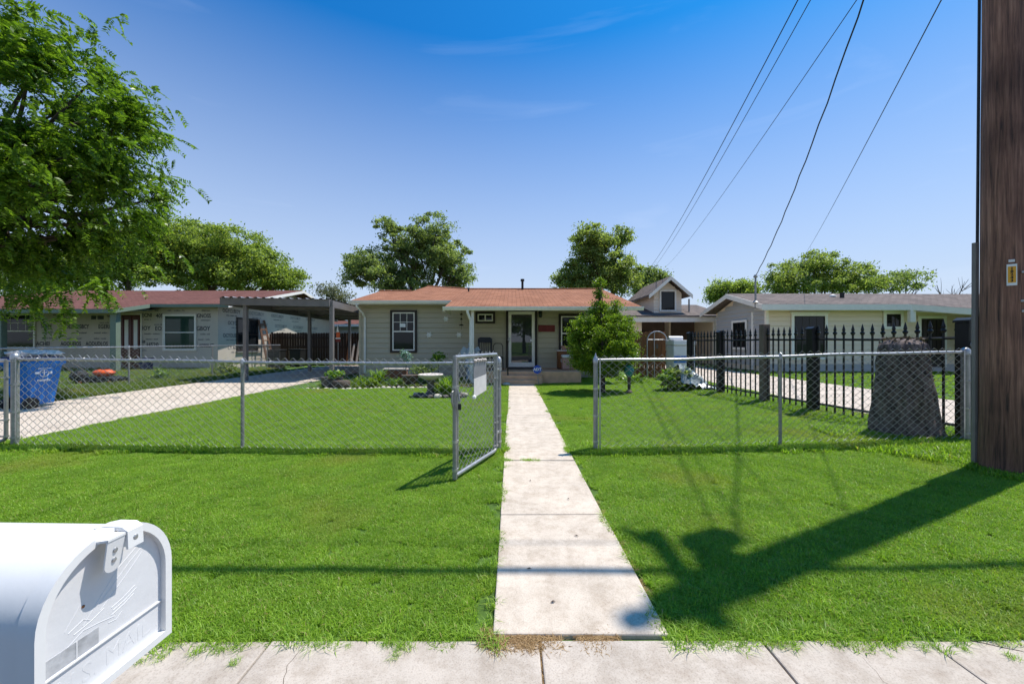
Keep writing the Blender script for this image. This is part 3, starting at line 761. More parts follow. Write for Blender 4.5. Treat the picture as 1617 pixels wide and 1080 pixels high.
# ------------------------------------------------------------------ house in wrap on the left
LY = 18.5; LX = -14.2
lh = thing('wrapped_house', 'low house clad in printed house wrap with red brown roof behind the blue cart', 'house', (-20, LY, 0))
def lz(y): return 3.185 + 0.23 * (y - 18.0)
lw = MB().prism([(LY, 0), (30.4, 0), (30.4, 3.1), (24.5, lz(24.5) - .12), (LY, lz(LY) - .12)][::-1], -28, LX, 'x').build('wall', M['wrap'], lh)
lf = [(-28.5, 16.4), (-17.0, 16.4), (-17.0, 18.0), (-13.32, 18.0), (-13.32, 24.5), (-28.5, 24.5)]
lr = MB().slab([(x, y, lz(y)) for x, y in lf], .08)
lr.slab([(-13.32, 24.502, lz(24.5)), (-13.32, 31, lz(18.0)), (-28.5, 31, lz(18.0)), (-28.5, 24.502, lz(24.5))], .08)
lro = lr.build('roof', M['roof_red'], lh)
def fascia(pts, parent, mat, h=.17, th=.03):
    for a, b in zip(pts[:-1], pts[1:]):
        a, b = Vector(a), Vector(b); n = Vector((b - a).cross(Vector((0, 0, 1)))).normalized() * th
        MB().add([a + n * .1, b + n * .1, b + n, a + n, a + n * .1 - Vector((0, 0, h)), b + n * .1 - Vector((0, 0, h)), b + n - Vector((0, 0, h)), a + n - Vector((0, 0, h))],
                 [(0, 1, 2, 3), (7, 6, 5, 4), (0, 4, 5, 1), (1, 5, 6, 2), (2, 6, 7, 3), (3, 7, 4, 0)]).build('fascia', M[mat], parent)
fascia([(-28.5, 16.4, lz(16.4) - .01), (-17.03, 16.4, lz(16.4) - .01)], lh, 'green_trim')
fascia([(-17.0, 16.37, lz(16.4) - .01), (-17.0, 18.0, lz(18.0) - .01)], lh, 'green_trim')
fascia([(-17.0, 18.0, lz(18) - .01), (-13.32, 18.0, lz(18) - .01)], lh, 'green_trim', .14)
fascia([(-13.32, 17.97, lz(18) - .01), (-13.32, 24.5, lz(24.5) - .01)], lh, 'white_trim', .16)
fascia([(-13.32, 24.5, lz(24.5) - .01), (-13.32, 31.0, lz(18) - .01)], lh, 'white_trim', .16)
MB().slab([(-28, 16.42, 2.70), (-17.02, 16.42, 2.70), (-17.02, LY, 2.98), (-28, LY, 2.98)], .02).build('soffit', M['green_trim'], lh)
for x, d in ((182, 16.7), (-12, 16.7), (2, 16.7)):
    xx = wx(x, d); MB().box(xx - .13, xx + .13, d - .1, d + .1, 0, 2.72).build('porch_post', M['green_trim'], lh)
def lwin(x0, x1, y0, y1, **k):
    a, b, c, d = wx(x0, LY), wx(x1, LY), wz(y1, LY), wz(y0, LY)
    return window(lh, wall_front((a + b) / 2, LY - .01, (c + d) / 2), b - a, d - c, **k)
lwin(3, 57, 495, 551, trim=.05, trim_mat='white_trim', muntin_top=(4, 2, .05, .95, 'white_trim'))
lwin(258, 311, 496, 554, trim=.06, trim_mat='cream_trim', pane_mat='glass_green')
a, b = wx(191, LY), wx(225, LY); hD = wz(495.5, LY)
dX = wall_front((a + b) / 2, LY - .01, .12); w_ = b - a; h_ = hD - .12
MB(dX).box(-w_ / 2, -w_ / 2 + .05, 0, h_, 0, .05).box(w_ / 2 - .05, w_ / 2, 0, h_, 0, .05).box(-w_ / 2 + .05, w_ / 2 - .05, h_ - .05, h_, 0, .05).build('door_frame', M['cream_trim'], lh)
do = MB(dX).box(-w_ / 2 + .05, w_ / 2 - .05, 0, h_ - .05, 0, .02).box(-w_ / 2 + .12, -w_ / 2 + .16, .1, h_ - .15, .02, .04).box(w_ / 2 - .16, w_ / 2 - .12, .1, h_ - .15, .02, .04).box(-.03, .03, .1, h_ - .15, .02, .04).build('door', M['maroon'], lh)
for s_ in (-1, 1):
    MB(dX).box(s_ * .22 - .09, s_ * .22 + .09, .95, h_ - .3, .02, .03).build('pane', M['white_dirty'], do)
MB(dX).ball((w_ / 2 - .1, 1.0, .06), .035).build('handle', M['galv'], do)
# lettering printed on the wrap
def fprint(px, py, s_, size=.21, mat='print', xs=.95, bold=.004):
    text_part(s_, size * 1.36, M[mat], wall_front(wx(px, LY), LY - .006, wz(py, LY)), lw, xs=xs * .9, bold=bold * 1.5)
fprint(73, 515, 'SPEN', .2); fprint(122, 516, 'OESEPSIGBCY', .21, xs=.72); fprint(166, 516, 'EGERIL', .21, xs=.82)
fprint(68, 543, 'ACHEI', .2); fprint(112, 543, 'AOQUEIOS', .2, xs=.8); fprint(153, 543, 'AODUDLOS', .2, xs=.8)
fprint(232, 498, 'ECNI', .19); fprint(252, 499, '405', .2); fprint(231, 518.5, 'IOY', .21); fprint(252, 519, 'EOS', .21)
fprint(241, 544.5, 'HS20', .2, xs=1.1); fprint(227, 540, '38', .14); fprint(322, 499, 'GNOSS', .2, xs=.85); fprint(321, 519, 'GBOY', .22, xs=.9); fprint(326, 546, '4090UT', .19, xs=.95)
MB(wall_front(wx(148, LY), LY - .004, wz(501.5, LY))).box(-.12, .12, -.09, .09, 0, .003).build('printed_block', M['print'], lw)
MB(wall_front(wx(159, LY), LY - .004, wz(501.5, LY))).box(-.15, .15, -.09, .09, 0, .003).build('printed_block', M['print'], lw)
fprint(148, 501.5, 'ao', .11, 'wrap', bold=0.0); fprint(159, 501.5, 'loo', .11, 'wrap', bold=0.0); fprint(171, 499, '1ct', .11)
for (px, py, s_) in ((84, 525, 'nolosu - caosb'), (125, 525.5, 'nmosl  socbnel'), (160, 525.5, 'noscol  sobn -'), (75, 534, 'moscl 0c0'), (117, 534.5, 'ocobem  coosl'), (158, 534.5, 'oslco - nosb'), (95, 508, 'bocoe'), (165, 509.5, 'necs oclo'),
                     (90, 497.5, 'eas  ocs'), (120, 497.5, 'LIY  5 I'), (238, 490.5, 'oce  nocl - oue'), (278, 490.5, 'oelc - ocebo - 9e'), (325, 490.5, 'cloe nos'), (233, 504.5, 'orne  v'), (325, 505.5, 'ecnouaco'), (250, 512.5, 'ecoe ob'),
                     (240, 527, 'necolo - nolosc'), (324, 527.5, 'nolcs  oel'), (240, 535.5, 'nacos - ecol'), (322, 536, 'necol - sole'), (70, 549, 'nolse ox'), (113, 549, 'nosccu'), (228, 553, 'sonc')):
    fprint(px, py, s_, .085, 'print_pale', xs=1.15, bold=.002)
def sprint(y, z, s_, size=.24, mat='print', xs=.95):
    text_part(s_, size, M[mat], wall_right(LX + .004, y, z), lw, xs=xs, bold=.004)
for row, (z, w) in enumerate(((2.95, 'OGYCUBOY'), (2.35, 'OCYCUBOY'), (1.72, 'OCYOUSBY'), (1.1, 'CY AOTTOS'))):
    for k in range(5):
        y = 19.4 + k * 1.9 + (row % 2) * .35
        if 20.0 < y < 21.6 and z < 2.6: continue
        sprint(y, z, w, .27, 'print' if y < 20 else 'print_pale', .82)
        sprint(y, z - .22, 'nolce  oceosb - oscl', .09, 'print_pale', 1.0)
sw = window(lh, wall_right(LX + .006, 20.55, 1.80), 1.65, 1.75, trim=.05, trim_mat='dark_trim', frame_mat='dark_trim', rows=2, cols=1, muntin_top=(2, 1, -1, 1, 'white_trim'))
MB(wall_right(LX + .006, 20.55, .90)).box(-.85, .85, -.05, .0, 0, .09).build('sill', M['paper_grey'], sw)

# ladder leaning on the wrapped wall
M['ladder'] = pm('brown_ladder_wood', (.17, .085, .05), .75, .25, 3, .3, 30, stretch=(6, 6, .8))
lx0, lyy = LX + .62, 21.6
ld = thing('wooden_ladder', 'brown wooden ladder leaning on the wrapped wall beside the dark window', 'ladder', (lx0, lyy, 0))
def lpt(t, s_): return Vector((lx0 - .55 * t, lyy + s_ * (.28 - .05 * t), .08 + 2.55 * t))
for s_ in (-1, 1):
    MB().tube([lpt(0, s_), lpt(1, s_)], .065, 4).build('rail', M['ladder'], ld)
for k in range(8):
    t_ = .08 + k * .118
    MB().tube([lpt(t_, -1), lpt(t_, 1)], .035, 6).build('rung', M['ladder'], ld)

# ------------------------------------------------------------------ carport
cp = thing('carport', 'grey brown metal carport with corrugated roof over the left driveway', 'carport', (-8.2, 13.2, 0))
CX0, CX1, CY0, CY1 = -10.05, -6.28, 13.2, 22.0
def cz_(x, y): return 2.93 - .018 * (x - CX0) - .015 * (y - CY0)
rb = []
nx = 27
for i in range(nx * 4 + 1):
    x = CX0 + (CX1 - CX0) * i / (nx * 4)
    rb.append((x, .035 if i % 8 in (3, 4, 5) else 0.0))
V = []; Fc = []
for yy in (CY0 - .06, CY1):
    for x, h in rb: V.append((x, yy, cz_(x, yy) + h))
n_ = len(rb)
for i in range(n_ - 1): Fc.append((i, i + 1, n_ + i + 1, n_ + i))
MB().add(V, Fc).add([(p[0], p[1], p[2] - .006) for p in V], [f[::-1] for f in Fc]).build('roof_sheet', M['carport_top'], cp)
th = .24
def beam(a, b, h, w, name='fascia', mat='carport'):
    a, b = Vector(a), Vector(b); n = Vector((b - a).cross(Vector((0, 0, 1)))).normalized() * (w / 2); z = Vector((0, 0, h))
    MB().add([a - n, a + n, b + n, b - n, a - n - z, a + n - z, b + n - z, b - n - z], [(0, 1, 2, 3), (7, 6, 5, 4), (0, 4, 5, 1), (1, 5, 6, 2), (2, 6, 7, 3), (3, 7, 4, 0)]).build(name, M[mat], cp)
def czt(x, y): return cz_(x, y) - .008
beam((CX0, CY0, czt(CX0, CY0)), (CX1, CY0, czt(CX1, CY0)), th, .05)
beam((CX1 - .03, CY0 + .03, czt(CX1, CY0)), (CX1 - .03, CY1, czt(CX1, CY1)), th, .05)
beam((CX0 + .03, CY0 + .03, czt(CX0, CY0)), (CX0 + .03, CY1, czt(CX0, CY1)), th, .05)
for k in range(5):
    y = CY0 + .9 + k * 1.9
    beam((CX0 + .06, y, czt(CX0, y) - .01), (CX1 - .06, y, czt(CX1, y) - .01), .12, .06, 'purlin')
for (x, y) in ((wx(388, 13.3), 13.3), (wx(524, 13.3), 13.3), (wx(388, 13.3), 17.5), (wx(524, 13.3), 17.5), (wx(388, 13.3), 21.8), (wx(524, 13.3), 21.8)):
    MB().box(x - .06, x + .06, y - .06, y + .06, 0, czt(x, y) - .02).build('post', M['carport'], cp)

# dark board fence behind the carport
def board_fence(name, label, p0, p1, h, mat, bw=.14, gap=.012, back=True):
    p0, p1 = Vector(p0), Vector(p1); d = (p1 - p0); L_ = d.length; d.normalize(); rz_ = math.atan2(d.y, d.x)
    root = thing(name, label, 'fence' if 'fence' in name else 'gate', (p0.x, p0.y, p0.z))
    me = MB().prism([(0, 0), (bw, 0), (bw, h - .04), (bw - .035, h), (.035, h), (0, h - .04)], 0, .018, 'y').mesh('board', M[mat])
    n = int(L_ / (bw + gap))
    for i in range(n):
        q = p0 + d * (i * (bw + gap))
        link('board', me, root, (q.x, q.y, q.z + random.uniform(-.015, .02)), rz_ + random.uniform(-.02, .02), (1, 1, 1 + random.uniform(-.012, .012)))
    Mx = Matrix.Translation(p0) @ Matrix.Rotation(rz_, 4, 'Z')
    for z in (.3, h * .55, h - .35):
        MB(Mx).box(0, L_, -.045 if not back else .02, -.002 if not back else .06, z, z + .09).build('rail', M[mat], root)
    for k in range(int(L_ / 2.2) + 1):
        MB(Mx).box(k * 2.2, k * 2.2 + .09, -.14 if not back else .06, -.05 if not back else .15, 0, h - .05).build('post', M[mat], root)
    return root
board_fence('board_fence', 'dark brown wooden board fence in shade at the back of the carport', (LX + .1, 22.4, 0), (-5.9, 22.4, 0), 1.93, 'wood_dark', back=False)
board_fence('board_gate', 'red brown wooden gate of vertical boards right of the round bush', (4.28, 13.7, .06), (5.52, 13.7, .06), 1.72, 'wood_red')

# further house whose roof shows between carport and green house
fh = thing('back_house', 'distant grey house with red brown roof seen between carport and green house', 'house', (-11, 33, 0))
MB().box(-17, -7.5, 33, 41, 0, 2.9).build('wall', M['grey_siding'], fh)
MB().slab([(-17.5, 32.4, 2.9), (-7, 32.4, 2.9), (-7, 37, 4.0), (-17.5, 37, 4.0)], .15).slab([(-7, 37.01, 4.0), (-7, 41.6, 2.9), (-17.5, 41.6, 2.9), (-17.5, 37.01, 4.0)], .15).build('roof', M['roof_red'], fh)
MB().box(-17.5, -7, 32.34, 32.39, 2.7, 2.9).build('fascia', M['white_trim'], fh)

# ------------------------------------------------------------------ cream house on the right
rh = thing('cream_house', 'long low cream house with white fascia and grey shingle roof behind the iron fence', 'house', (16, 17, .1))
RY, RX = 17.0, 11.3
def rrz(y): return 3.02 + .285 * (y - 16.4)
MB().prism([(RY, 0), (21.2, 0), (21.2, 2.95), (19.1, rrz(19.1) - .12), (RY, 2.95)][::-1], RX, 27, 'x').build('wall', M['cream'], rh)
siding(rh, wall_front(0, RY, 0), RX + .06, 27, .42, 2.86, .21, 'cream')
MB().box(RX, 27, RY - .025, RY - .001, 0, .42).build('foundation', M['grey_siding'], rh)
def gclip(z):
    if z < 2.9: return (-21.15, -RY - .06)
    q = (z - 2.9) / .285
    return (-21.15 + q, -RY - .06 - q)
siding(rh, wall_left(RX, 0, 0), -21.15, -RY, .3, 3.55, .21, 'grey_siding', gclip)
re_ = [(10.7, 16.4), (17.1, 16.4), (19.0, 15.2), (27.5, 15.2), (27.5, 19.1), (10.7, 19.1)]
ro = MB().slab([(x, y, rrz(y)) for x, y in re_], .06)
ro.slab([(10.7, 19.102, rrz(19.1)), (27.5, 19.102, rrz(19.1)), (27.5, 21.8, rrz(16.4)), (10.7, 21.8, rrz(16.4))], .06)
ro.slab([(13.0, 20.2, 3.6), (24, 20.2, 3.6), (24, 23, 4.3), (13.0, 23, 4.3)], .3)
roo = ro.build('roof', M['roof_grey'], rh)
fascia([(10.7, 16.4, rrz(16.4) - .01), (17.1, 16.4, rrz(16.4) - .01), (19.0, 15.2, rrz(15.2) - .01), (27.5, 15.2, rrz(15.2) - .01)], rh, 'cream_trim', .25)
fascia([(10.7, 19.1, rrz(19.1) - .01), (10.7, 16.37, rrz(16.4) - .01)], rh, 'cream_trim', .22)
fascia([(10.7, 21.8, rrz(16.4) - .01), (10.7, 19.1, rrz(19.1) - .01)], rh, 'cream_trim', .22)
MB().slab([(10.75, 16.45, 2.78), (17.1, 16.45, 2.78), (17.1, RY, 2.86), (10.75, RY, 2.86)], .02).build('soffit', M['cream_trim'], rh)
MB().slab([(17.1, 16.43, 2.74), (19.05, 15.25, 2.44), (27, 15.25, 2.44), (27, RY, 2.84), (17.1, RY, 2.84)], .02).build('porch_ceiling', M['cream_trim'], rh)
MB().box(RX - .06, RX + .06, RY - .06, RY + .06, .1, 2.8).build('corner_trim', M['cream_trim'], rh)
MB().box(RX - .05, RX - .01, 17.9, 18.02, .1, 2.8).build('corner_trim', M['white_trim'], rh)
def rwin(x0, x1, y0, y1, **k):
    a, b, c, d = wx(x0, RY), wx(x1, RY), wz(y1, RY), wz(y0, RY)
    return window(rh, wall_front((a + b) / 2, RY - .042, (c + d) / 2), b - a, d - c, **k)
rwin(1248, 1305, 495, 568, trim=.12, trim_mat='white_trim', frame_mat='dark_trim', pane_mat='glass', muntin_top=(4, 3, -1, .95, 'dark_trim'), head=.06)
rwin(1393, 1424, 492, 520, trim=.12, trim_mat='white_trim', frame_mat='dark_trim', rows=1, muntin_top=(3, 2, -.9, .9, 'dark_trim'), head=.06)
window(rh, wall_left(RX - .044, 18.95, 1.75), 1.25, 1.45, trim=.11, trim_mat='white_trim', frame_mat='dark_trim', muntin_top=(3, 2, -.9, .9, 'dark_trim'))
a, b = wx(1452, RY), wx(1487, RY)
do = MB(wall_front((a + b) / 2, RY - .042, .3)).box(-.62, -.5, 0, 2.25, 0, .05).box(.5, .62, 0, 2.25, 0, .05).box(-.5, .5, 2.13, 2.25, 0, .05).build('door_frame', M['white_trim'], rh)
do = MB(wall_front((a + b) / 2, RY - .042, .3)).box(-.5, .5, 0, 2.13, 0, .03).build('door', M['dark_trim'], rh)
for k in range(5):
    MB(wall_front((a + b) / 2, RY - .076, .3)).box(-.42 + k * .2, -.40 + k * .2, .1, 2.05, 0, .015).build('bar', M['black_iron'], do)
MB().box(19.2, 19.32, 15.35, 15.47, .1, 2.45).build('porch_post', M['white_trim'], rh)
MB().box(19.3, 26, 16.0, 16.1, .9, 2.3).build('porch_screen', M['white_trim'], rh)
MB().box(17.02, 17.25, 16.36, 16.5, 2.25, 2.80).build('bracket', M['cream_trim'], rh)
mx, my = wx(1193, 16.8), 16.8
MB().tube([(mx, my, 2.9), (mx, my, 4.25)], .04, 8).lathe([(.07, 0), (.09, .04), (.05, .12)], (mx, my, 4.22), 10).build('service_mast', M['galv_dull'], rh)
MB().lathe([(.14, 0), (.05, .08)], (mx, my, 3.13), 10).build('mast_flashing', M['galv_dull'], rh)
MB().box(wx(1330, 18) - .06, wx(1330, 18) + .06, 17.95, 18.07, 3.45, 3.72).build('roof_vent', M['black'], roo)
MB().lathe([(.14, 0), (.12, .08), (.03, .12)], (wx(1315, 18.3), 18.3, 3.55), 10).build('roof_vent', M['cream_trim'], roo)

# garage with a dormer at the back of that lot
gh = thing('dormer_garage', 'cream garage with a steep gabled dormer and grey roof at the back right', 'garage', (9.5, 22.6, .1))
GY = 22.6
def gz(y): return 2.92 + .25 * (y - 22.0)
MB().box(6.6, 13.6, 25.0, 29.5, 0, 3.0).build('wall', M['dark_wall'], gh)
MB().box(11.9, 12.4, GY, 24.99, 0, 2.72).build('side_wall', M['cream'], gh)
MB().box(6.6, 7.65, GY, 25, 0, 2.72).build('side_wall', M['cream'], gh)
MB().box(9.92, 10.02, 24.2, 24.9, 0, 2.72).build('partition', M['cream'], gh)
MB().box(6.4, 12.35, 22.05, 22.25, 2.55, 2.90).build('beam', M['cream_trim'], gh)
MB().box(11.65, 11.85, 22.06, 22.24, 0, 2.55).build('post', M['cream_trim'], gh)
MB().box(7.0, 9.8, 24.9, 24.98, 0, 2.1).build('garage_door', M['wood_dark'], gh)
gr = MB().slab([(6.3, 22.0, gz(22.0)), (12.5, 22.0, gz(22.0)), (12.5, 26, gz(26)), (6.3, 26, gz(26))], .08).slab([(12.5, 26.01, gz(26)), (12.5, 30, gz(22)), (6.3, 30, gz(22)), (6.3, 26.01, gz(26))], .08).build('roof', M['roof_grey'], gh)
DY = 22.9; dc = wx(1054, DY); dhw = .82
dorm = MB().prism([(dc - dhw, 2.95), (dc + dhw, 2.95), (dc + dhw, 4.35), (dc, 5.0), (dc - dhw, 4.35)], DY, 27.0, 'y').build('dormer', M['cream'], gh)
def dclip(z):
    q = max(0, (z - 4.3) / .79); return (-dhw - .01 + q, dhw + .01 - q)
siding(dorm, wall_front(dc, DY, 0), -dhw, dhw, 3.1, 4.95, .2, 'cream', dclip)
for s_ in (-1, 1):
    e = 1.28
    MB().slab([(dc, DY - .5, 5.27), (dc + s_ * e, DY - .5, 5.27 - e * .86), (dc + s_ * e, 27.2, 5.27 - e * .86), (dc, 27.2, 5.27)][::(-1 if s_ > 0 else 1)], .09).build('dormer_roof', M['roof_grey'], dorm)
    p0, p1 = Vector((dc, DY - .52, 5.25)), Vector((dc + s_ * e, DY - .52, 5.25 - e * .86))
    MB().add([p0, p1, p1 - Vector((0, 0, .22)), p0 - Vector((0, 0, .22))] + [q + Vector((0, .03, 0)) for q in (p0, p1, p1 - Vector((0, 0, .22)), p0 - Vector((0, 0, .22)))],
             [(0, 1, 2, 3), (7, 6, 5, 4), (0, 4, 5, 1), (1, 5, 6, 2), (2, 6, 7, 3), (3, 7, 4, 0)]).build('rake_board', M['cream_trim'], dorm)
window(gh, wall_front(dc, DY - .042, 3.85), 1.0, 1.30, trim=.10, trim_mat='cream_trim', frame_mat='dark_trim', rows=1)
MB().tube([(wx(1088, 23.2), 23.2, 3.2), (wx(1088, 23.2), 23.2, 4.0)], .05, 8).build('vent_pipe', M['galv_dull'], gr)

# ------------------------------------------------------------------ chain link
def chain(parent, p0, p1, zb, zt, r=.0038, W=.106, H=.090, name='chain_link_mesh', n=3, wob=.0):
    """woven diamond mesh between two ground points; zb/zt: functions of the fraction along it"""
    p0, p1 = Vector((p0[0], p0[1], 0)), Vector((p1[0], p1[1], 0)); d = p1 - p0; L_ = d.length; d.normalize(); nrm = Vector((d.y, -d.x, 0))
    V = []; Fc = []
    cnt = int(L_ / (W / 2))
    sides = [(math.cos(2 * math.pi * k / n), math.sin(2 * math.pi * k / n)) for k in range(n)]
    for i in range(cnt):
        u_ = (i + .5) * W / 2 / L_
        z0, z1 = zb(u_), zt(u_)
        rows = int((z1 - z0) / (H / 2))
        base = len(V)
        for j in range(rows + 1):
            u = (i + (i + j) % 2) * W / 2
            z = z1 - (rows - j) * H / 2
            bulge = (1 if (i + j) % 2 else -1) * r * .9
            q = p0 + d * u + nrm * (bulge + wob * math.sin(u * 2.1) * math.sin(z * 3)); q.z = z
            # cross-section in the (horizontal normal, along) plane
            for c, s_ in sides:
                w = q + nrm * (c * r) + (d * .75) * (s_ * r); V.append((w.x, w.y, w.z))
        for j in range(rows):
            for k in range(n):
                a = base + j * n + k; b = base + j * n + (k + 1) % n
                Fc.append((a, b, b + n, a + n))
    o = link(name, np_mesh(name, V, Fc, M['wire']), parent)
    o['kind'] = 'stuff'
    return o
def post(parent, x, y, h, r, name='post', cap='dome', mat='galv_dull', zb=None):
    z0 = g(x) if zb is None else zb
    prof = [(r, -.05), (r, h)]
    m = MB().lathe(prof, (x, y, z0), 14)
    o = m.build(name, M[mat], parent, smooth=True)
    pr = {'dome': [(r * 1.18, -.035), (r * 1.18, .01), (r * .9, .035), (r * .35, .05), (.004, .052)], 'point': [(r * 1.2, -.04), (r * 1.2, .005), (r * .8, .03), (r * .35, .06), (.003, .09)],
          'loop': [(r * 1.25, -.03), (r * 1.25, .015), (r * 1.0, .035), (.004, .045)]}[cap]
    MB().lathe(pr, (x, y, z0 + h), 14).build('cap', M['galv'], o, smooth=True)
    return o
def bands(parent, x, y, r, hs):
    for h in hs:
        MB().lathe([(r * 1.02, -.011), (r * 1.16, -.011), (r * 1.16, .011), (r * 1.02, .011)], (x, y, g(x) + h), 12).tube([(x, y - r, g(x) + h), (x, y - r - .03, g(x) + h)], .007, 6).build('tension_band', M['galv'], parent)

FY = 4.95
def front_fence(name, label, xa, xb, rail, posts):
    root = thing(name, label, 'fence', ((xa + xb) / 2, FY, g((xa + xb) / 2)))
    n = 24
    pts = [(xa + (xb - xa) * i / n, FY, g(xa + (xb - xa) * i / n) + rail + .004 * math.sin(i * .9)) for i in range(n + 1)]
    MB().tube(pts, .0195, 10).build('top_rail', M['galv'], root, smooth=True)
    for (x, r, cap, h) in posts:
        o = post(root, x, FY + (.0 if r > .025 else .0), h, r, cap=cap)
        if r > .025: bands(o, x, FY, r, (.12, .45, .8, rail - .02))
        else: MB().tube([(x, FY - .026, g(x) + rail - .04), (x, FY - .026, g(x) + rail + .03), (x, FY, g(x) + rail + .045), (x, FY + .026, g(x) + rail + .03)], .008, 6).build('tie', M['galv'], o)
    f = lambda u: xa + (xb - xa) * u
    chain(root, (xa, FY - .026), (xb, FY - .026), lambda u: g(f(u)) + .015, lambda u: g(f(u)) + rail + .062)
    for x in (xa + .05, xb - .05):
        MB().box(x - .008, x + .008, FY - .034, FY - .028, g(x) + .03, g(x) + rail + .03).build('tension_bar', M['galv'], root)
    for k in range(int((xb - xa) / .6)):
        x = xa + .3 + k * .6
        MB().tube([(x + .0225 * 0, FY - .024 + .024 * (1 - math.cos(t)) , g(x) + rail + .024 * math.sin(t)) for t in [i * math.pi / 4 for i in range(-2, 6)]], .0022, 4).build('tie_wire', M['wire'], root)
    return root
front_fence('chain_link_fence', 'galvanised chain link fence across the front lawn left of the open gate', -6.42, -0.17, 1.125,
            [(-6.42, .038, 'dome', 1.16), (wx(383, FY), .021, 'loop', 1.12), (-0.17, .030, 'dome', 1.16)])
front_fence('chain_link_fence', 'galvanised chain link fence from the walk to the utility pole on the right', wx(940.5, FY), 5.86, 1.165,
            [(wx(940.5, FY), .030, 'point', 1.17), (wx(1232, FY), .020, 'loop', 1.155), (5.86, .042, 'dome', 1.18)])

def gate(name, label, h, f, z0, z1, latch, cat='gate'):
    root = thing(name, label, cat, (h[0], h[1], z0))
    h, f = Vector((h[0], h[1], 0)), Vector((f[0], f[1], 0)); d = (f - h); L_ = d.length; d.normalize()
    Z = lambda z: Vector((0, 0, z))
    def bend(c0, c1, c2, k=4):
        return [(c0 * (1 - t) ** 2 + c1 * 2 * t * (1 - t) + c2 * t ** 2) for t in [i / k for i in range(k + 1)]]
    q = .07
    A, B, C_, D_ = h + Z(z0), f + Z(z0), f + Z(z1), h + Z(z1)
    MB().tube([D_ - d * 0, f + Z(z1)], .021, 10).build('top_rail', M['galv'], root, smooth=True)
    MB().tube([h + Z(z1 + .012), h + Z(z0 + q)] + bend(h + Z(z0 + q), A, A + d * q)[1:], .021, 10).build('stile', M['galv_dull'], root, smooth=True)
    MB().tube([A + d * q, B - d * .02], .023, 10).build('bottom_rail', M['galv'], root, smooth=True)
    MB().tube([f + Z(z0 - .03), f + Z(z1 + .012)], .024, 10).build('stile', M['galv_dull'], root, smooth=True)
    pa, pb = h + d * .03, f - d * .02
    chain(root, pa, pb, lambda u: z0 + .02, lambda u: z1 + .045, wob=.008)
    for t in (.06, .94):
        c = h + d * (L_ * t)
        MB().tube([c + Z(z0 + .03), c + Z(z1 - .02)], .007, 4).build('tension_bar', M['galv_dull'], root)
    for zz in (z0 + .06, (z0 + z1) / 2 - .25, (z0 + z1) / 2 + .3):
        for c in (h, f):
            MB().lathe([(.0245, -.012), (.029, -.012), (.029, .012), (.0245, .012)], (c.x, c.y, zz), 10).tube([c + Z(zz), c + d * (.06 if c == h else -.06) + Z(zz)], .009, 5).build('tension_band', M['galv'], root)
    if latch:
        m = MB()
        s_ = Vector((d.y, -d.x, 0)) * .0
        m.tube([f + Z(.92), f + d * .055 + Z(.90), f + d * .06 + Z(.80), f + d * .03 + Z(.74)], .009, 6)
        m.tube([f + Z(.92) + Vector((.03, 0, 0)), f + Vector((.05, -.02, 0)) + Z(.80)], .009, 6)
        m.lathe([(.027, -.03), (.031, -.03), (.031, .03), (.027, .03)], (f.x, f.y, .90), 10)
        m.build('latch', M['galv_dull'], root)
        MB().box(f.x + .035, f.x + .065, f.y - .03, f.y - .005, .72, .78).build('padlock', M['black'], root)
    return root, h, f, d, L_
root, gh0, gf, gd, gl = gate('walk_gate', 'chain link walk gate standing open towards the viewer beside the front walk', (-.20, 4.80), (-.575, 3.86), .05, 1.245, True)
# hinges
for z in (.25, 1.05):
    MB().tube([(-.17, FY, z), (-.20, 4.80, z)], .016, 8).lathe([(.032, -.02), (.037, -.02), (.037, .02), (.032, .02)], (-.17, FY, z), 10).build('hinge', M['galv'], root)
# notice hung on the gate
c0 = gh0 + gd * (gl * .36); c1 = gh0 + gd * (gl * .66); nn = Vector((gd.y, -gd.x, 0)); 
if nn.x < 0: nn = -nn
nn = nn * .03
sg = thing('gate_notice', 'grey and white notice board wired to the inside of the open gate', 'sign', tuple((c0 + c1) / 2 + Vector((0, 0, .8))))
def plate(a, b, z0, z1, za, zb, off, mat, name, th=.006):
    a, b = Vector(a), Vector(b); o_ = nn.normalized() * th
    p = [a + nn + Vector((0, 0, z0)), b + nn + Vector((0, 0, za)), b + nn + Vector((0, 0, zb)), a + nn + Vector((0, 0, z1))]
    MB().add(p + [q + o_ for q in p], [(0, 1, 2, 3)[::-1], (4, 5, 6, 7), (0, 1, 5, 4), (1, 2, 6, 5), (2, 3, 7, 6), (3, 0, 4, 7)]).build(name, M[mat], sg)
plate(c0, c1, 1.03, 1.19, 1.0, 1.2, 0, 'paper_grey', 'upper_panel')
plate(c0 - gd * .01, c1 - gd * .005, .84, 1.028, .795, .998, 0, 'paper', 'lower_panel')
for k in range(5):
    c = c0 + (c1 - c0) * (k + .5) / 5 + nn * 1.2 + Vector((0, 0, 1.195 + .004 * (k % 2)))
    MB().ball(c, (.022, .022, .018), 7, 5).build('flower', M['bath'], sg)
MB().ball(c1 + nn * 1.3 + Vector((0, 0, .80)), .024, 7, 5).build('flower', M['white'], sg)
gate('driveway_gate', 'chain link driveway gate beside the thick post at the left edge', (-6.55, 4.96), (-8.15, 4.45), .12, 1.16, False)

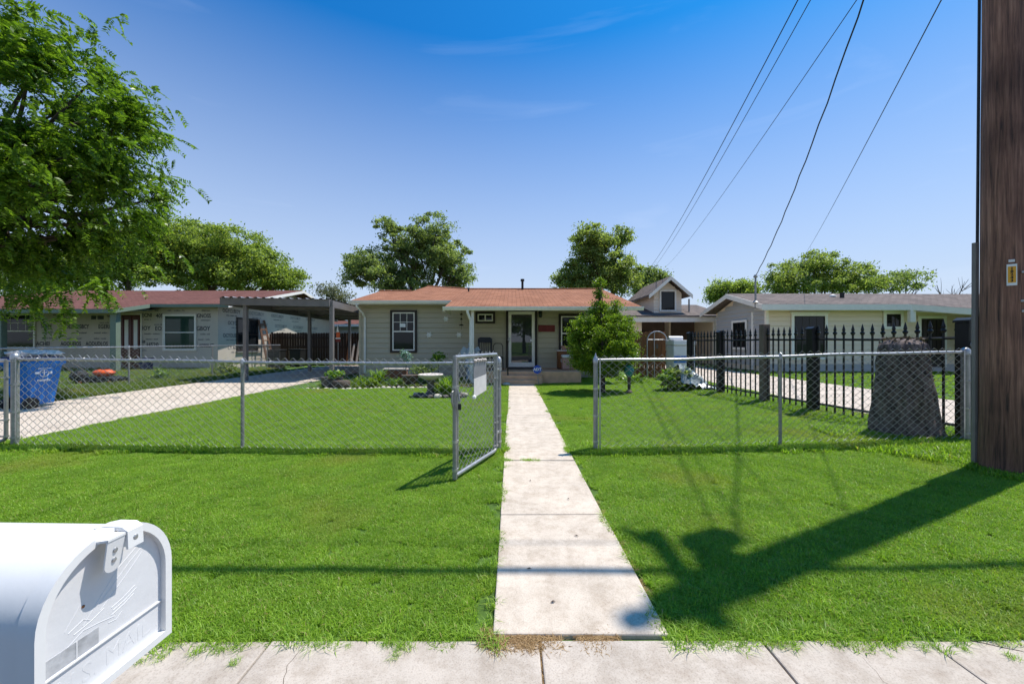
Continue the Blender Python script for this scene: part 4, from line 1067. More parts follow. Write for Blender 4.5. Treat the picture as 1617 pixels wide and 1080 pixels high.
# side fence between the left driveway and the wrapped house
sf = thing('side_fence', 'long chain link fence running back along the far side of the left driveway', 'fence', (-11.5, 12, .05))
MB().tube([(-11.5, 5 + i, 1.25) for i in range(15)], .02, 8).build('top_rail', M['galv'], sf)
for y in (5.0, 8.3, wx(205, 1) * 0 + 11.5, 14.7, 18.0): post(sf, -11.5, y, 1.2, .024, cap='loop', zb=.05)
chain(sf, (-11.474, 5.0), (-11.474, 19.0), lambda u: .07, lambda u: 1.31, r=.003, W=.12, H=.10)

# ------------------------------------------------------------------ black iron fence with spear tops
IF = [(6.07, 5.10), (5.62, 7.15), (5.47, 8.3), (5.28, 9.7), (5.12, 11.0)]
ir = thing('iron_fence', 'black iron picket fence with spear tips along the right driveway', 'fence', (5.5, 8.3, .1))
spear = MB().box(-.011, .011, -.011, .011, .06, 1.44).lathe([(.012, 1.43), (.03, 1.455), (.034, 1.475), (.016, 1.50), (.024, 1.52), (.020, 1.545), (.003, 1.62)], (0, 0, 0), 8).mesh('picket', M['black_iron'])
npk = [14, 8, 9, 9]
for (a, b), nk in zip(zip(IF[:-1], IF[1:]), npk):
    a, b = Vector(a), Vector(b); an = math.atan2((b - a).y, (b - a).x)
    for k in range(nk):
        t_ = (k + .7) / (nk + .4); p = a.lerp(b, t_)
        sag = -.05 * math.sin(math.pi * t_) * (a - b).length / 2.2
        link('picket', spear, ir, (p.x, p.y, g(p.x) + sag * .5), an)
    for z, sg_ in ((1.36, 1), (.17, .4)):
        pts = [(a.lerp(b, i / 8).x, a.lerp(b, i / 8).y, g(a.lerp(b, i / 8).x) + z - .025 * sg_ * math.sin(math.pi * i / 8) * (a - b).length / 2.2) for i in range(9)]
        MB().tube(pts, .02, 4).build('rail', M['black_iron'], ir)
for i, (x, y) in enumerate(IF):
    if i == 2:
        MB().box(x - .075, x + .075, y - .075, y + .075, 0, 1.78).build('wooden_post', M['wood_grey'], ir, bevel=.01); continue
    w = .085 if i == 0 else .075; h = 1.66 if i == 0 else 1.62
    o = MB().box(x - w, x + w, y - w, y + w, 0, h).build('post', M['black_iron'], ir, bevel=.008)
    MB().prism([(x - w - .012, h), (x + w + .012, h), (x + w + .012, h + .03), (x + w * .5, h + .065), (x - w * .5, h + .065), (x - w - .012, h + .03)], y - w - .012, y + w + .012, 'y').build('cap', M['black_iron'], o)
x, y = IF[0]
MB().ball((x - .05, y - .10, 1.36), (.04, .02, .045), 10, 7).build('ornament', M['galv_dull'], ir)
# second bay beyond the near post
p = Vector(IF[0]); q = Vector((9.0, 4.9)); an = 0
for k in range(18):
    c = p.lerp(q, (k + 1) / 19); link('picket', spear, ir, (c.x, c.y, g(c.x)), 0)
MB().box(p.x + .09, q.x, 4.98, 5.02, 1.44, 1.48).build('rail', M['black_iron'], ir)
MB().box(p.x + .09, q.x, 4.98, 5.02, .25, .29).build('rail', M['black_iron'], ir)

# ------------------------------------------------------------------ mailbox
MX, MYc, MZ, MR, ML = -.548, .520, .945, .0825, .48
mbx = thing('mailbox', 'white arched metal mailbox with embossed door in the lower left foreground', 'mailbox', (MX - .2, MYc, 0))
mrot = Matrix.Translation((MX, MYc, MZ)) @ Matrix.Rotation(R(-1.5), 4, 'Z')
def arch(off, n=22):
    r = MR + off; st = .113
    return [(-r, -off)] + [(r, -off)] + [(r * math.cos(math.pi * i / n), st + r * math.sin(math.pi * i / n) * 1.05) for i in range(n + 1)]
def ring(m, o0, o1, x0, x1):
    A, B = arch(o0), arch(o1); n = len(A)
    vs = [(x0, p[0], p[1]) for p in A] + [(x1, p[0], p[1]) for p in A] + [(x0, p[0], p[1]) for p in B] + [(x1, p[0], p[1]) for p in B]
    fs = []
    for i in range(n):
        j = (i + 1) % n
        fs += [(i, j, n + j, n + i), (2 * n + j, 2 * n + i, 3 * n + i, 3 * n + j), (n + i, n + j, 3 * n + j, 3 * n + i), (j, i, 2 * n + i, 2 * n + j)]
    return m.add(vs, fs)
MB(mrot).prism(arch(0)[::-1], -ML, -.002, 'x').build('body', M['white_paint'], mbx, smooth=True)
door = MB(mrot).prism(arch(-.0075)[::-1], -.0015, .0, 'x').build('door', M['white_dirty'], mbx, smooth=True)
ring(MB(mrot), -.0075, .0028, -.014, .0085).build('rim', M['white_paint'], mbx, smooth=True, bevel=.002)
# local frame on the door: u along +Y (from near to far edge), v up, out along +X
def dloc(u, v, o=0.0): return (o, u, v)
MB(mrot).box(0, .0022, -MR + .008, MR - .008, .0535, .0555).build('crease', M['white_paint'], door)
MB(mrot).box(0, .0016, -MR + .009, MR - .009, .003, .0055).build('crease', M['white_paint'], door)
Mdoor = mrot @ Matrix(((0, 0, 1, 0), (1, 0, 0, 0), (0, 1, 0, 0), (0, 0, 0, 1)))
text_part('U.S. MAIL', .034, M['white_dirty'], Mdoor @ Matrix.Translation((0, .029, .0)), door, depth=.00018, xs=.85)
def emboss(pts, r=.0006):
    MB(mrot).tube([dloc(u, v, -.0002) for u, v in pts], r, 6).build('embossed_line', M['white_dirty'], door)
def bez(p, k=8):
    out = []
    for i in range(len(p) - 1):
        for t in range(k): out.append((p[i][0] + (p[i + 1][0] - p[i][0]) * t / k, p[i][1] + (p[i + 1][1] - p[i][1]) * t / k))
    return out + [p[-1]]
for p_ in ([(-.030, .092), (-.008, .118), (.014, .142), (.036, .156), (.052, .166)], [(-.012, .106), (.008, .124), (.028, .141), (.05, .156)], [(-.01, .098), (.012, .116), (.03, .131), (.046, .146)],
           [(-.046, .094), (-.030, .100), (-.022, .094)], [(-.050, .076), (-.030, .086), (-.012, .083), (.008, .078)], [(-.040, .088), (-.020, .092), (-.005, .098)], [(.004, .092), (.020, .096), (.036, .103)], [(.006, .087), (.022, .091), (.038, .098)], [(.004, .082), (.02, .086), (.034, .092)], [(.0, .074), (.01, .072), (.018, .078)], [(-.05, .098), (-.034, .12)]):
    emboss(p_)
MB(mrot).box(0, .0004, -.0745, -.012, .0575, .078).build('adhesive_patch', M['smudge'], door)
MB(mrot).box(0, .0008, -.038, -.0365, .0575, .0778).build('adhesive_patch', M['white_dirty'], door)
# latch: fixed tab on the body and tongue hanging from the door
topz = .113 + MR * 1.05
MB(mrot).prism([(-.022, topz - .001), (.010, topz - .001), (.022, topz - .006), (.024, topz - .026), (.027, topz - .026), (.026, topz - .002), (.018, topz + .004), (-.006, topz + .0045), (-.022, topz + .001)], .001, .022, 'y').build('catch', M['white_paint'], mbx, smooth=True, bevel=.002)
tg = MB(mrot)
n = 8
tp = [(-.022 + .011 - .011 * math.cos(math.pi * i / n), -.011 * math.sin(math.pi * i / n)) for i in range(n + 1)]
prof = [(-.022, 0)] + [(u, -.034 + v) for u, v in tp] + [(0, 0)]
vs = [(.022 - .006 * (-v / .045), u, topz - .004 + v) for u, v in prof]
tg.add(vs + [(x + .002, y_, z) for x, y_, z in vs], [tuple(range(len(vs)))[::-1], tuple(range(len(vs), 2 * len(vs)))] + [(i, (i + 1) % len(vs), len(vs) + (i + 1) % len(vs), len(vs) + i) for i in range(len(vs))])
tg.add([(.004, -.022, topz - .005), (.0245, -.022, topz - .002), (.0245, 0, topz - .002), (.004, 0, topz - .002), (.004, -.022, topz - .008), (.0245, -.022, topz - .005), (.0245, 0, topz - .005), (.004, 0, topz - .005)],
       [(0, 1, 2, 3), (7, 6, 5, 4), (0, 4, 5, 1), (1, 5, 6, 2), (2, 6, 7, 3), (3, 7, 4, 0)])
tongue = tg.build('tongue', M['white_paint'], mbx)
for dz in (-.016, -.029):
    MB(mrot).ball((.022 - .006 * (-dz / .045) + .002, -.011, topz - .004 + dz), (.0015, .0035, .0035), 8, 5).build('rivet', M['galv'], tongue)
MB(mrot).ball((.0262, .0115, topz - .014), (.0015, .004, .004), 8, 5).build('rivet', M['galv'], mbx)
MB(mrot).ball((.0005, -.030, .117), (.0008, .002, .002), 8, 5).build('rust_spot', M['wood_red'], door)
MB().box(MX - .29, MX - .19, MYc - .05, MYc + .05, -.1, MZ - .02).build('support_post', M['wood_grey'], mbx)
MB().box(MX - .44, MX - .04, MYc - .07, MYc + .07, MZ - .02, MZ - .001).build('mounting_board', M['wood_grey'], mbx)

# ------------------------------------------------------------------ utility pole and wires
PX, PY = 5.045, 3.90
up = thing('utility_pole', 'thick dark brown wooden utility pole at the right edge', 'utility pole', (PX, PY, .1))
n = 28
prof = []
for i in range(15):
    z = -.1 + 10.45 * i / 14
    prof.append((.193 - .0052 * z - (.0 if i else -.01), z))
MB().lathe(prof, (PX, PY, 0), n, jit=.012).build('shaft', M['pole'], up, smooth=True)
cd = Vector((-.70, -.714, 0))
MB().tube([(PX - .131, PY + .171, -.05), (PX - .127, PY + .166, 2.45)], .026, 8).build('conduit', M['carport'], up, smooth=True)
MB().tube([(PX - .120, PY + .156, 2.3), (PX - .098, PY + .128, 9.0)], .012, 6).build('ground_wire', M['cable'], up)
tq = Vector((PX, PY, 0)) + cd * .186
ang = math.atan2(cd.y, cd.x) + math.pi / 2
Tm = Matrix.Translation((tq.x, tq.y, 2.06)) @ Matrix(((math.cos(ang), 0, cd.x, 0), (math.sin(ang), 0, cd.y, 0), (0, 1, 0, 0), (0, 0, 0, 1)))
tgp = MB(Tm).box(-.032, .032, -.105, .105, -.004, .003).build('tag', M['white'], up)
MB(Tm).box(-.025, .025, -.078, .082, .003, .0045).build('tag_panel', M['yellow'], tgp)
for k, ch in enumerate(('I', '8', '2', '4', '3')):
    text_part(ch, .036, M['black'], Tm @ Matrix.Translation((0, .062 - .03 * k, .0052)), tgp, depth=.0004, bold=.0015)
MB(Tm).box(-.02, .018, .125, .15, -.004, .004).build('staple_plate', M['white_dirty'], up)
for (u, v) in ((.075, .02), (.070, -.26), (.075, -.36)):
    MB(Tm).box(u - .015, u + .015, v - .01, v + .01, -.02, .004).build('staple_plate', M['galv'], up)
# crossarm, transformer, insulators high above the frame (their shadow lies on the lawn)
MB().box(PX - .06, PX + .06, PY - .25, PY + .72, 9.85, 9.96).build('crossarm', M['pole'], up)
tz = 8.7
MB().lathe([(.13, tz + .15), (.145, tz + .18), (.145, tz + .66), (.13, tz + .74), (.05, tz + .78)], (PX + .06, PY + .44, 0), 18).build('transformer', M['steel_grey'], up, smooth=True)
MB().box(PX - .08, PX + .02, PY + .1, PY + .3, tz + .2, tz + .7).build('bracket', M['galv_dull'], up)
for yy in (.62,):
    MB().lathe([(.02, 0), (.05, .05), (.03, .08), (.05, .11), (.02, .16)], (PX, PY + yy, 9.98), 8).build('insulator', M['steel_grey'], up)
MB().lathe([(.03, 0), (.085, .06), (.05, .12), (.085, .18), (.03, .26)], (PX, PY, 10.75), 10).tube([(PX, PY, 10.3), (PX, PY, 10.8)], .02, 6).build('insulator', M['steel_grey'], up)
for pts in ([(PX - .2, PY + .5, tz + .95), (PX - .2, PY + .75, tz + 1.2), (PX - .1, PY + .7, tz + 1.3), (PX, PY + .62, 10.1)], [(PX - .1, PY + .3, tz + .1), (PX - .5, PY + .2, tz - .5), (PX - .35, PY, tz - .8), (PX - .15, PY - .1, tz - .6)]):
    MB().tube(pts, .035, 6).build('jumper', M['cable'], up)
def wire(label, a, b, sag, r, through=None, nseg=26, wig=0.0):
    a, b = Vector(a), Vector(b)
    pts = []
    for i in range(nseg + 1):
        t_ = i / nseg; p = a.lerp(b, t_); p.z -= 4 * sag * t_ * (1 - t_)
        p.x += wig * math.sin(i * 2.3) ; pts.append(p)
    o = MB().tube(pts, r, 6).build('overhead_wire', M['cable']); return tag(o, label, 'wire')
def towards(px, py, d): return (wx(px, d), d, wz(py, d))
wire('leftmost of the overhead wires, rising from behind the dormer garage', (PX - .1, PY + .1, 8.75), towards(1027, 422, 42), .55, .012)
wire('second overhead wire from the left, close beside the leftmost', (PX - .05, PY + .1, 8.35), towards(1032, 424, 42), .45, .009)
wire('thin overhead wire passing behind the thick drop cable at the top', (PX - .1, PY + .1, 6.95), towards(1052, 421, 40), .40, .007)
wire('thick twisted cable dropping to the mast on the cream house roof', (PX - .1, PY + .1, 8.75), (mx, my, 4.30), .62, .014, wig=.012)
wire('rightmost overhead wire, ending behind the trees past the cream house', (PX - .05, PY + .1, 5.95), towards(1271, 402, 36), .18, .008)
for lb, z, y, r in (('street cable bundle strung high along the pavement line', 7.6, PY - .2, .035), ('upper street wire strung along the pole tops', 10.14, PY + .6, .008)):
    wire(lb, (-40, y, z), (PX, y, z), .6 if r > .02 else .3, r, nseg=50); 
wire('street cable bundle continuing to the right of the pole', (PX, PY - .2, 7.6), (45, PY - .2, 7.6), .6, .035, nseg=40)

# ------------------------------------------------------------------ carts, bins, mower
def cart(x, y, rz_, mat, label):
    t = thing('wheeled_cart', label, 'trash cart', (x, y, .055))
    Mx = Matrix.Translation((x, y, .055)) @ Matrix.Rotation(rz_, 4, 'Z')
    m = MB(Mx)
    def rect(hw, hd, z): return [(-hw, -hd, z), (hw, -hd, z), (hw, hd, z), (-hw, hd, z)]
    lv = [rect(.21, .20, .06), rect(.27, .29, .84), rect(.275, .295, .86), rect(.31, .335, .88), rect(.31, .335, .96)]
    vs = sum(lv, []); fs = [(3, 2, 1, 0)] + [(a * 4 + k, a * 4 + (k + 1) % 4, (a + 1) * 4 + (k + 1) % 4, (a + 1) * 4 + k) for a in range(4) for k in range(4)] + [(16, 17, 18, 19)]
    m.add(vs, fs).build('body', M[mat], t, bevel=.025, bseg=3)
    MB(Mx).prism([(-.345, .97), (.345, .97), (.345, 1.0), (.2, 1.04), (-.25, 1.045), (-.345, 1.0)], -.32, .32, 'x').build('lid', M['plastic_navy'], t, bevel=.015)
    MB(Mx).tube([(-.28, -.40, .99), (.28, -.40, .99)], .018, 8).build('handle', M[mat], t)
    for s_ in (-1, 1):
        MB(Mx).tube([(s_ * .20, -.22, .10), (s_ * .27, -.22, .10)], .12, 16).build('wheel', M['black'], t)
    E = Mx @ wall_right(.2635, -.02, .70)
    MB(E).tube([(.075 * math.cos(i * math.pi / 8), .075 * math.sin(i * math.pi / 8), .0) for i in range(17)], .006, 4).build('emblem_ring', M['white'], t)
    MB(E).box(-.006, .006, -.06, .07, -.01, .006).box(-.045, .045, .01, .022, -.01, .006).box(-.15, -.09, -.01, .03, -.01, .006).box(.09, .13, -.02, .03, -.01, .006).build('emblem', M['white'], t)
    text_part('recycle', .075, M['white'], Mx @ wall_right(.2535, -.02, .56), t, depth=.006, bold=.002)
    MB(E).box(-.11, .11, .095, .105, -.006, .012).build('emblem_bar', M['white'], t)
cart(-9.97, 7.98, R(-2), 'plastic_blue', 'bright blue recycling cart with white emblem on the left driveway')
bx_, by_ = -10.05, 8.0
bg = thing('plastic_bag', 'crumpled silver white plastic bag lying on top of the blue cart', 'bag', (bx_, by_, 1.10))
m = MB(); m.ball((bx_, by_, 1.15), (.32, .34, .07), 22, 9); m.ball((bx_ + .1, by_ + .15, 1.15), (.24, .3, .06), 14, 7)
m.v = [(x + random.uniform(-.03, .03), y + random.uniform(-.03, .03), z + random.uniform(-.03, .035)) for x, y, z in m.v]
m.build('film', M['white_dirty'], bg)

def mower(x, y):
    t = thing('lawn_mower', 'orange and black push mower standing in the rough grass', 'lawn mower', (x, y, .05))
    Mx = Matrix.Translation((x, y, .05)) @ Matrix.Rotation(R(15), 4, 'Z')
    MB(Mx).prism([(-.42, .10), (.40, .10), (.44, .2), (.30, .27), (-.30, .29), (-.44, .2)], -.27, .27, 'y').build('deck', M['black'], t, bevel=.03)
    MB(Mx).ball((.02, 0, .38), (.28, .22, .13), 14, 8).build('engine_cover', M['orange'], t, smooth=True)
    MB(Mx).lathe([(.10, .46), (.10, .53), (.03, .55)], (.05, 0, 0), 12).build('starter', M['black'], t)
    for sx in (-.36, .36):
        for sy in (-.3, .3):
            w = MB(Mx).tube([(sx, sy - .03, .12), (sx, sy + .03, .12)], .12, 14).build('wheel', M['black'], t)
            MB(Mx).tube([(sx, sy - .034, .12), (sx, sy + .034, .12)], .05, 10).build('hub', M['orange'], w)
    MB(Mx).tube([(-.40, -.25, .25), (-.95, -.22, .72), (-1.0, -.2, .75), (-1.0, .2, .75), (-.95, .22, .72), (-.40, .25, .25)], .016, 6).build('handle', M['black'], t)
    MB(Mx).ball((-.60, 0, .30), (.22, .2, .18), 10, 7).build('grass_bag', M['black'], t)
mower(wx(152, 11.8), 12.0)
x, y = wx(231, 17.6), 17.6
t = thing('blue_bin', 'small dark blue plastic bin against the wrapped house by the maroon door', 'bin', (x, y, 0))
MB().lathe([(.2, .06), (.26, .62), (.29, .63), (.29, .67), (.25, .67), (.20, .12)], (x, y, 0), 18).build('tub', M['plastic_navy'], t, smooth=True)
MB().tube([(x - .27, y, .62), (x - .2, y - .1, .50), (x + .2, y - .1, .5), (x + .27, y, .62)], .012, 6).build('handle', M['galv'], t)
# red and white warning stake by the carport post
x, y = wx(534, 15), 15.0
t = thing('marker_stake', 'thin stake with an orange red and white marker next to the carport post', 'marker', (x, y, 0))
MB().tube([(x, y, 0), (x, y, 2.05)], .018, 6).build('stake', M['galv_dull'], t)
MB().box(x - .09, x + .10, y - .03, y - .02, 1.40, 1.52).build('red_panel', M['red'], t)
MB().box(x - .09, x + .10, y - .03, y - .02, 1.525, 1.56).build('white_panel', M['white'], t)
MB().box(x - .06, x + .08, y - .03, y - .02, 1.57, 1.78).build('orange_panel', M['orange'], t)
MB().prism([(x - .05, 1.79), (x + .04, 1.79), (x - .02, 2.05)], y - .03, y - .02, 'y').build('pennant', M['white'], t)

# carport clutter
def dark_bin(x, y, label):
    t = thing('storage_bin', label, 'bin', (x, y, .05))
    MB().prism([(x - .26, .05), (x + .26, .05), (x + .31, .95), (x - .31, .95)], y - .28, y + .28, 'y').build('body', M['black'], t, bevel=.02)
    MB().box(x - .33, x + .33, y - .31, y + .31, .96, 1.02).build('lid', M['black'], t, bevel=.02)
dark_bin(wx(437, 19.5), 19.5, 'black lidded bin under the carport beside the ladder')
dark_bin(wx(470, 21.2), 21.2, 'black lidded bin standing against the dark board fence')
for i, (px_, lb) in enumerate(((555, 'pale plank leaning on the dark fence nearest the green house'), (563, 'second pale plank leaning on the dark fence, right beside the house corner'), (548, 'short reddish plank leaning on the dark fence'))):
    x = wx(px_, 22.0); o = MB().add([(x - .05, 21.9, .05), (x + .05, 21.9, .05), (x + .09, 22.3, 1.3 + .2 * i), (x - .01, 22.3, 1.3 + .2 * i), (x - .05, 21.93, .05), (x + .05, 21.93, .05), (x + .09, 22.33, 1.3 + .2 * i), (x - .01, 22.33, 1.3 + .2 * i)],
        [(0, 1, 2, 3), (7, 6, 5, 4), (0, 4, 5, 1), (1, 5, 6, 2), (2, 6, 7, 3), (3, 7, 4, 0)]).build('plank', M['bath' if i < 2 else 'wood_red']); tag(o, lb, 'plank')
t = thing('wire_frame', 'low dark metal frame standing under the carport in front of the ladder', 'frame', (wx(415, 18.5), 18.5, .05))
x0, x1 = wx(398, 18.5), wx(432, 18.5)
MB().tube([(x0, 18.5, .05), (x0, 18.5, 1.15), (x1, 18.5, 1.15), (x1, 18.5, .05)], .02, 6).build('hoop', M['black_iron'], t)
MB().tube([(x0, 18.5, .6), (x1, 18.5, .6)], .015, 6).build('bar', M['black_iron'], t)

# ------------------------------------------------------------------ porch things
def rocking_chair(x, y, z):
    t = thing('rocking_chair', 'dark navy wooden rocking chair on the porch left of the door', 'chair', (x, y, z))
    Mx = Matrix.Translation((x, y, z)) @ Matrix.Rotation(R(12), 4, 'Z')
    MB(Mx).box(-.27, .27, -.25, .25, .40, .44).build('seat', M['navy_wood'], t)
    for s_ in (-1, 1):
        MB(Mx).tube([(s_ * .25, -.24, .05), (s_ * .25, -.24, .66)], .022, 8).build('leg', M['navy_wood'], t)
        MB(Mx).tube([(s_ * .25, .24, .05), (s_ * .25, .25, .44), (s_ * .25, .36, 1.12)], .022, 8).build('leg', M['navy_wood'], t)
        MB(Mx).box(s_ * .25 - .035, s_ * .25 + .035, -.28, .27, .66, .685).build('armrest', M['navy_wood'], t)
        MB(Mx).tube([(s_ * .25, -.45 + .09 * i, .02 + .0035 * (i - 5) ** 2) for i in range(11)], .02, 6).build('rocker', M['navy_wood'], t)
    MB(Mx).prism([(-.27, .98), (.27, .98), (.27, 1.12), (.18, 1.18), (-.18, 1.18), (-.27, 1.12)], .33, .36, 'y').build('crest_rail', M['navy_wood'], t)
    MB(Mx).box(-.25, .25, .26, .285, .50, .58).build('lower_rail', M['navy_wood'], t)
    for k in range(6):
        xx = -.2 + k * .08
        MB(Mx).tube([(xx, .27, .56), (xx, .345, 1.0)], .014, 6).build('slat', M['navy_wood'], t)
rocking_chair(wx(768, 14.1), 14.05, PZ)
x, y, z = wx(745, 13.9) - .05, 13.95, .0
t = thing('garden_angel', 'pale blue garden figure standing behind the white porch post', 'statue', (x, y, z))
MB().lathe([(.24, 0), (.25, .05), (.16, .10), (.15, .45), (.24, .5), (.24, .56)], (x, y, z), 16).build('pedestal', M['pale_blue'], t, smooth=True)
MB().lathe([(.20, .56), (.19, .75), (.13, .95), (.16, 1.12), (.06, 1.22)], (x, y, z), 14, jit=.05).build('robe', M['pale_blue'], t, smooth=True)
MB().ball((x, y, z + 1.31), (.085, .09, .105)).build('head', M['pale_blue'], t, smooth=True)
for s_ in (-1, 1):
    MB().prism([(x + s_ * .05, z + .85), (x + s_ * .34, z + .78), (x + s_ * .38, z + 1.05), (x + s_ * .27, z + 1.24), (x + s_ * .06, z + 1.1)][::s_], y + .06, y + .10, 'y').build('wing', M['pale_blue'], t)
# small dark chair nearer the door
x, y = wx(786, 13.6), 13.7
t = thing('metal_chair', 'small dark metal chair on the porch beside the rocking chair', 'chair', (x, y, PZ))
for sx, sy in ((-.17, -.17), (.17, -.17), (-.17, .17), (.17, .17)):
    MB().tube([(x + sx * 1.1, y + sy * 1.1, PZ), (x + sx, y + sy, PZ + (.45 if sy < 0 else .88))], .014, 6).build('leg', M['black_iron'], t)
MB().lathe([(.20, .44), (.21, .45), (.20, .47)], (x, y, PZ), 14).build('seat', M['black_iron'], t)
MB().tube([(x - .17, y + .17, PZ + .86), (x - .1, y + .18, PZ + .95), (x + .1, y + .18, PZ + .95), (x + .17, y + .17, PZ + .86)], .014, 6).build('backrest', M['black_iron'], t)
# cabinet and cooler
x, y = wx(893, 14.2), 14.25
t = thing('wooden_cabinet', 'brown wooden cabinet with pale top on the right end of the porch', 'cabinet', (x, y, PZ))
MB().box(x - .28, x + .55, y - .15, y + .30, PZ + .04, PZ + .66).build('carcass', M['wood_red'], t)
MB().box(x - .34, x + .60, y - .20, y + .33, PZ + .66, PZ + .70).build('top', M['bath'], t)
for k in range(2): MB().box(x - .25 + k * .40, x + .12 + k * .40, y - .17, y - .152, PZ + .08, PZ + .62).build('door', M['wood_red'], t)
MB().box(x - .28, x + .55, y - .14, y + .28, PZ, PZ + .04).build('plinth', M['dark_trim'], t)
x2, y2 = wx(898, 13.8), 13.8
t = thing('drink_cooler', 'pale pink white lidded cooler in front of the wooden cabinet', 'cooler', (x2, y2, PZ))
MB().box(x2 - .24, x2 + .24, y2 - .17, y2 + .17, PZ + .02, PZ + .44).build('tub', M['pink'], t, bevel=.03)
MB().box(x2 - .26, x2 + .26, y2 - .19, y2 + .19, PZ + .44, PZ + .54).build('lid', M['white_dirty'], t, bevel=.03)
MB().tube([(x2 - .27, y2, PZ + .40), (x2 - .29, y2 - .1, PZ + .3), (x2 + .29, y2 - .1, PZ + .3), (x2 + .27, y2, PZ + .4)], .012, 6).build('handle', M['white_dirty'], t)
xp, zp = x - .05, PZ + .70
t = thing('flower_pot', 'pink ceramic pot with dark flowers on the wooden cabinet', 'flower pot', (xp, y, zp))
MB().lathe([(.08, 0), (.12, .14), (.13, .16), (.11, .16)], (xp, y, zp), 14).lathe([(.07, 0), (.10, .12), (.11, .13)], (xp + .2, y - .02, zp), 12).build('pot', M['pink'], t, smooth=True)
MB().box(dx0 + .08, dx1 - .05, 13.9, 14.5, PZ + .002, PZ + .014).build('door_mat', M['dark_trim'], house)
# security sign
x, y = wx(848.5, 12.55), 12.55
t = thing('yard_sign', 'round blue yard sign with white lettering beside the porch step', 'sign', (x, y, 0))
MB().tube([(x + .05, y + .01, -.02), (x + .01, y + .01, .32)], .010, 6).build('stake', M['galv_dull'], t)
so = MB(wall_front(x, y, .50)).lathe([(.145, 0), (.145, .016)], (0, 0, 0), 8).build('panel', M['signblue'], t)
text_part('ADT', .13, M['white'], wall_front(x, y - .019, .50), so, depth=.001, bold=.003)
# wheel-shaped stone beside the step
t = link('step_stone', MB().ball((0, 0, 0), (.13, .10, .06), 10, 6).mesh('step_stone', M['stone']), None, (wx(802, 12.3) - .05, 12.45, .03)); tag(t, 'pale flat stone at the left foot of the porch steps', 'stone')

# ------------------------------------------------------------------ leaves
def quads(P, s, up=0.5, asp=0.45, seed=1, fold=.12, dirs=None):
    r = np.random.default_rng(seed); n = len(P)
    d = r.normal(size=(n, 3)) if dirs is None else dirs
    d /= np.linalg.norm(d, axis=1)[:, None]
    nr = r.normal(size=(n, 3)); nr[:, 2] += up * 2
    sd = np.cross(nr, d); sd /= (np.linalg.norm(sd, axis=1)[:, None] + 1e-9)
    nn_ = np.cross(d, sd)
    s = np.asarray(s)[:, None]
    V = np.stack([P - d * s * .5, P - sd * s * asp * .5 + nn_ * s * fold, P + d * s * .5, P + sd * s * asp * .5 + nn_ * s * fold], 1).reshape(-1, 3)
    return V, np.arange(n * 4).reshape(n, 4)
def crown_pts(lobes, per, cr, seed, shell=.45):
    r = np.random.default_rng(seed); out = []
    for (c, rad, k) in lobes:
        v = r.normal(size=(k, 3)); v /= np.linalg.norm(v, axis=1)[:, None]
        q = np.array(c) + v * (r.uniform(0, 1, (k, 1)) ** shell) * np.array(rad)
        m = np.repeat(q, per, 0); sc = np.repeat(r.uniform(.5, 1.3, (k, 1)), per, 0)
        out.append(m + r.normal(size=m.shape) * np.array([cr, cr, cr * .6]) * sc)
    return np.concatenate(out)
def limb(m, a, b, r0, r1, bend=.15, k=6):
    a, b = Vector(a), Vector(b); L_ = (b - a).length
    o = Vector((random.uniform(-1, 1), random.uniform(-1, 1), random.uniform(-.3, .6))) * bend * L_
    m.tube([a.lerp(b, i / k) + o * math.sin(math.pi * i / k) for i in range(k + 1)], [r0 + (r1 - r0) * i / k for i in range(k + 1)], 7)
def tree(name, label, base, th, lobes, per, cr, ls, mat, seed, tr=.25, asp=.5, shell=.45, group=None, twigs=3):
    random.seed(seed)
    t = thing(name, label, 'tree' if 'tree' in name else 'bush', base, group)
    m = MB()
    top = Vector(base) + Vector((0, 0, th))
    limb(m, Vector(base) - Vector((0, 0, .1)), top, tr, tr * .7, .04)
    for (c, rad, k) in lobes:
        c = Vector(c); limb(m, top, c, tr * .5, tr * .16, .12)
        for _ in range(twigs):
            e = c + Vector((random.uniform(-.8, .8) * rad[0], random.uniform(-.8, .8) * rad[1], random.uniform(-.4, .85) * rad[2]))
            limb(m, top.lerp(c, random.uniform(.5, 1)), e, tr * .2, tr * .04, .15)
    m.build('trunk', M['bark'], t, smooth=True)
    P = crown_pts(lobes, per, cr, seed, shell)
    V, Fc = quads(P, np.random.default_rng(seed).uniform(.6, 1.3, len(P)) * ls, .5, asp, seed + 1)
    link('crown', np_mesh('crown', V, Fc, M[mat]), t)
    return t
def lobe(px, py, d, rx, rz_, k, ry=None):
    return ((wx(px, d), d, wz(py, d)), (rx / F * d, (ry if ry else rx) / F * d, rz_ / F * d), k)

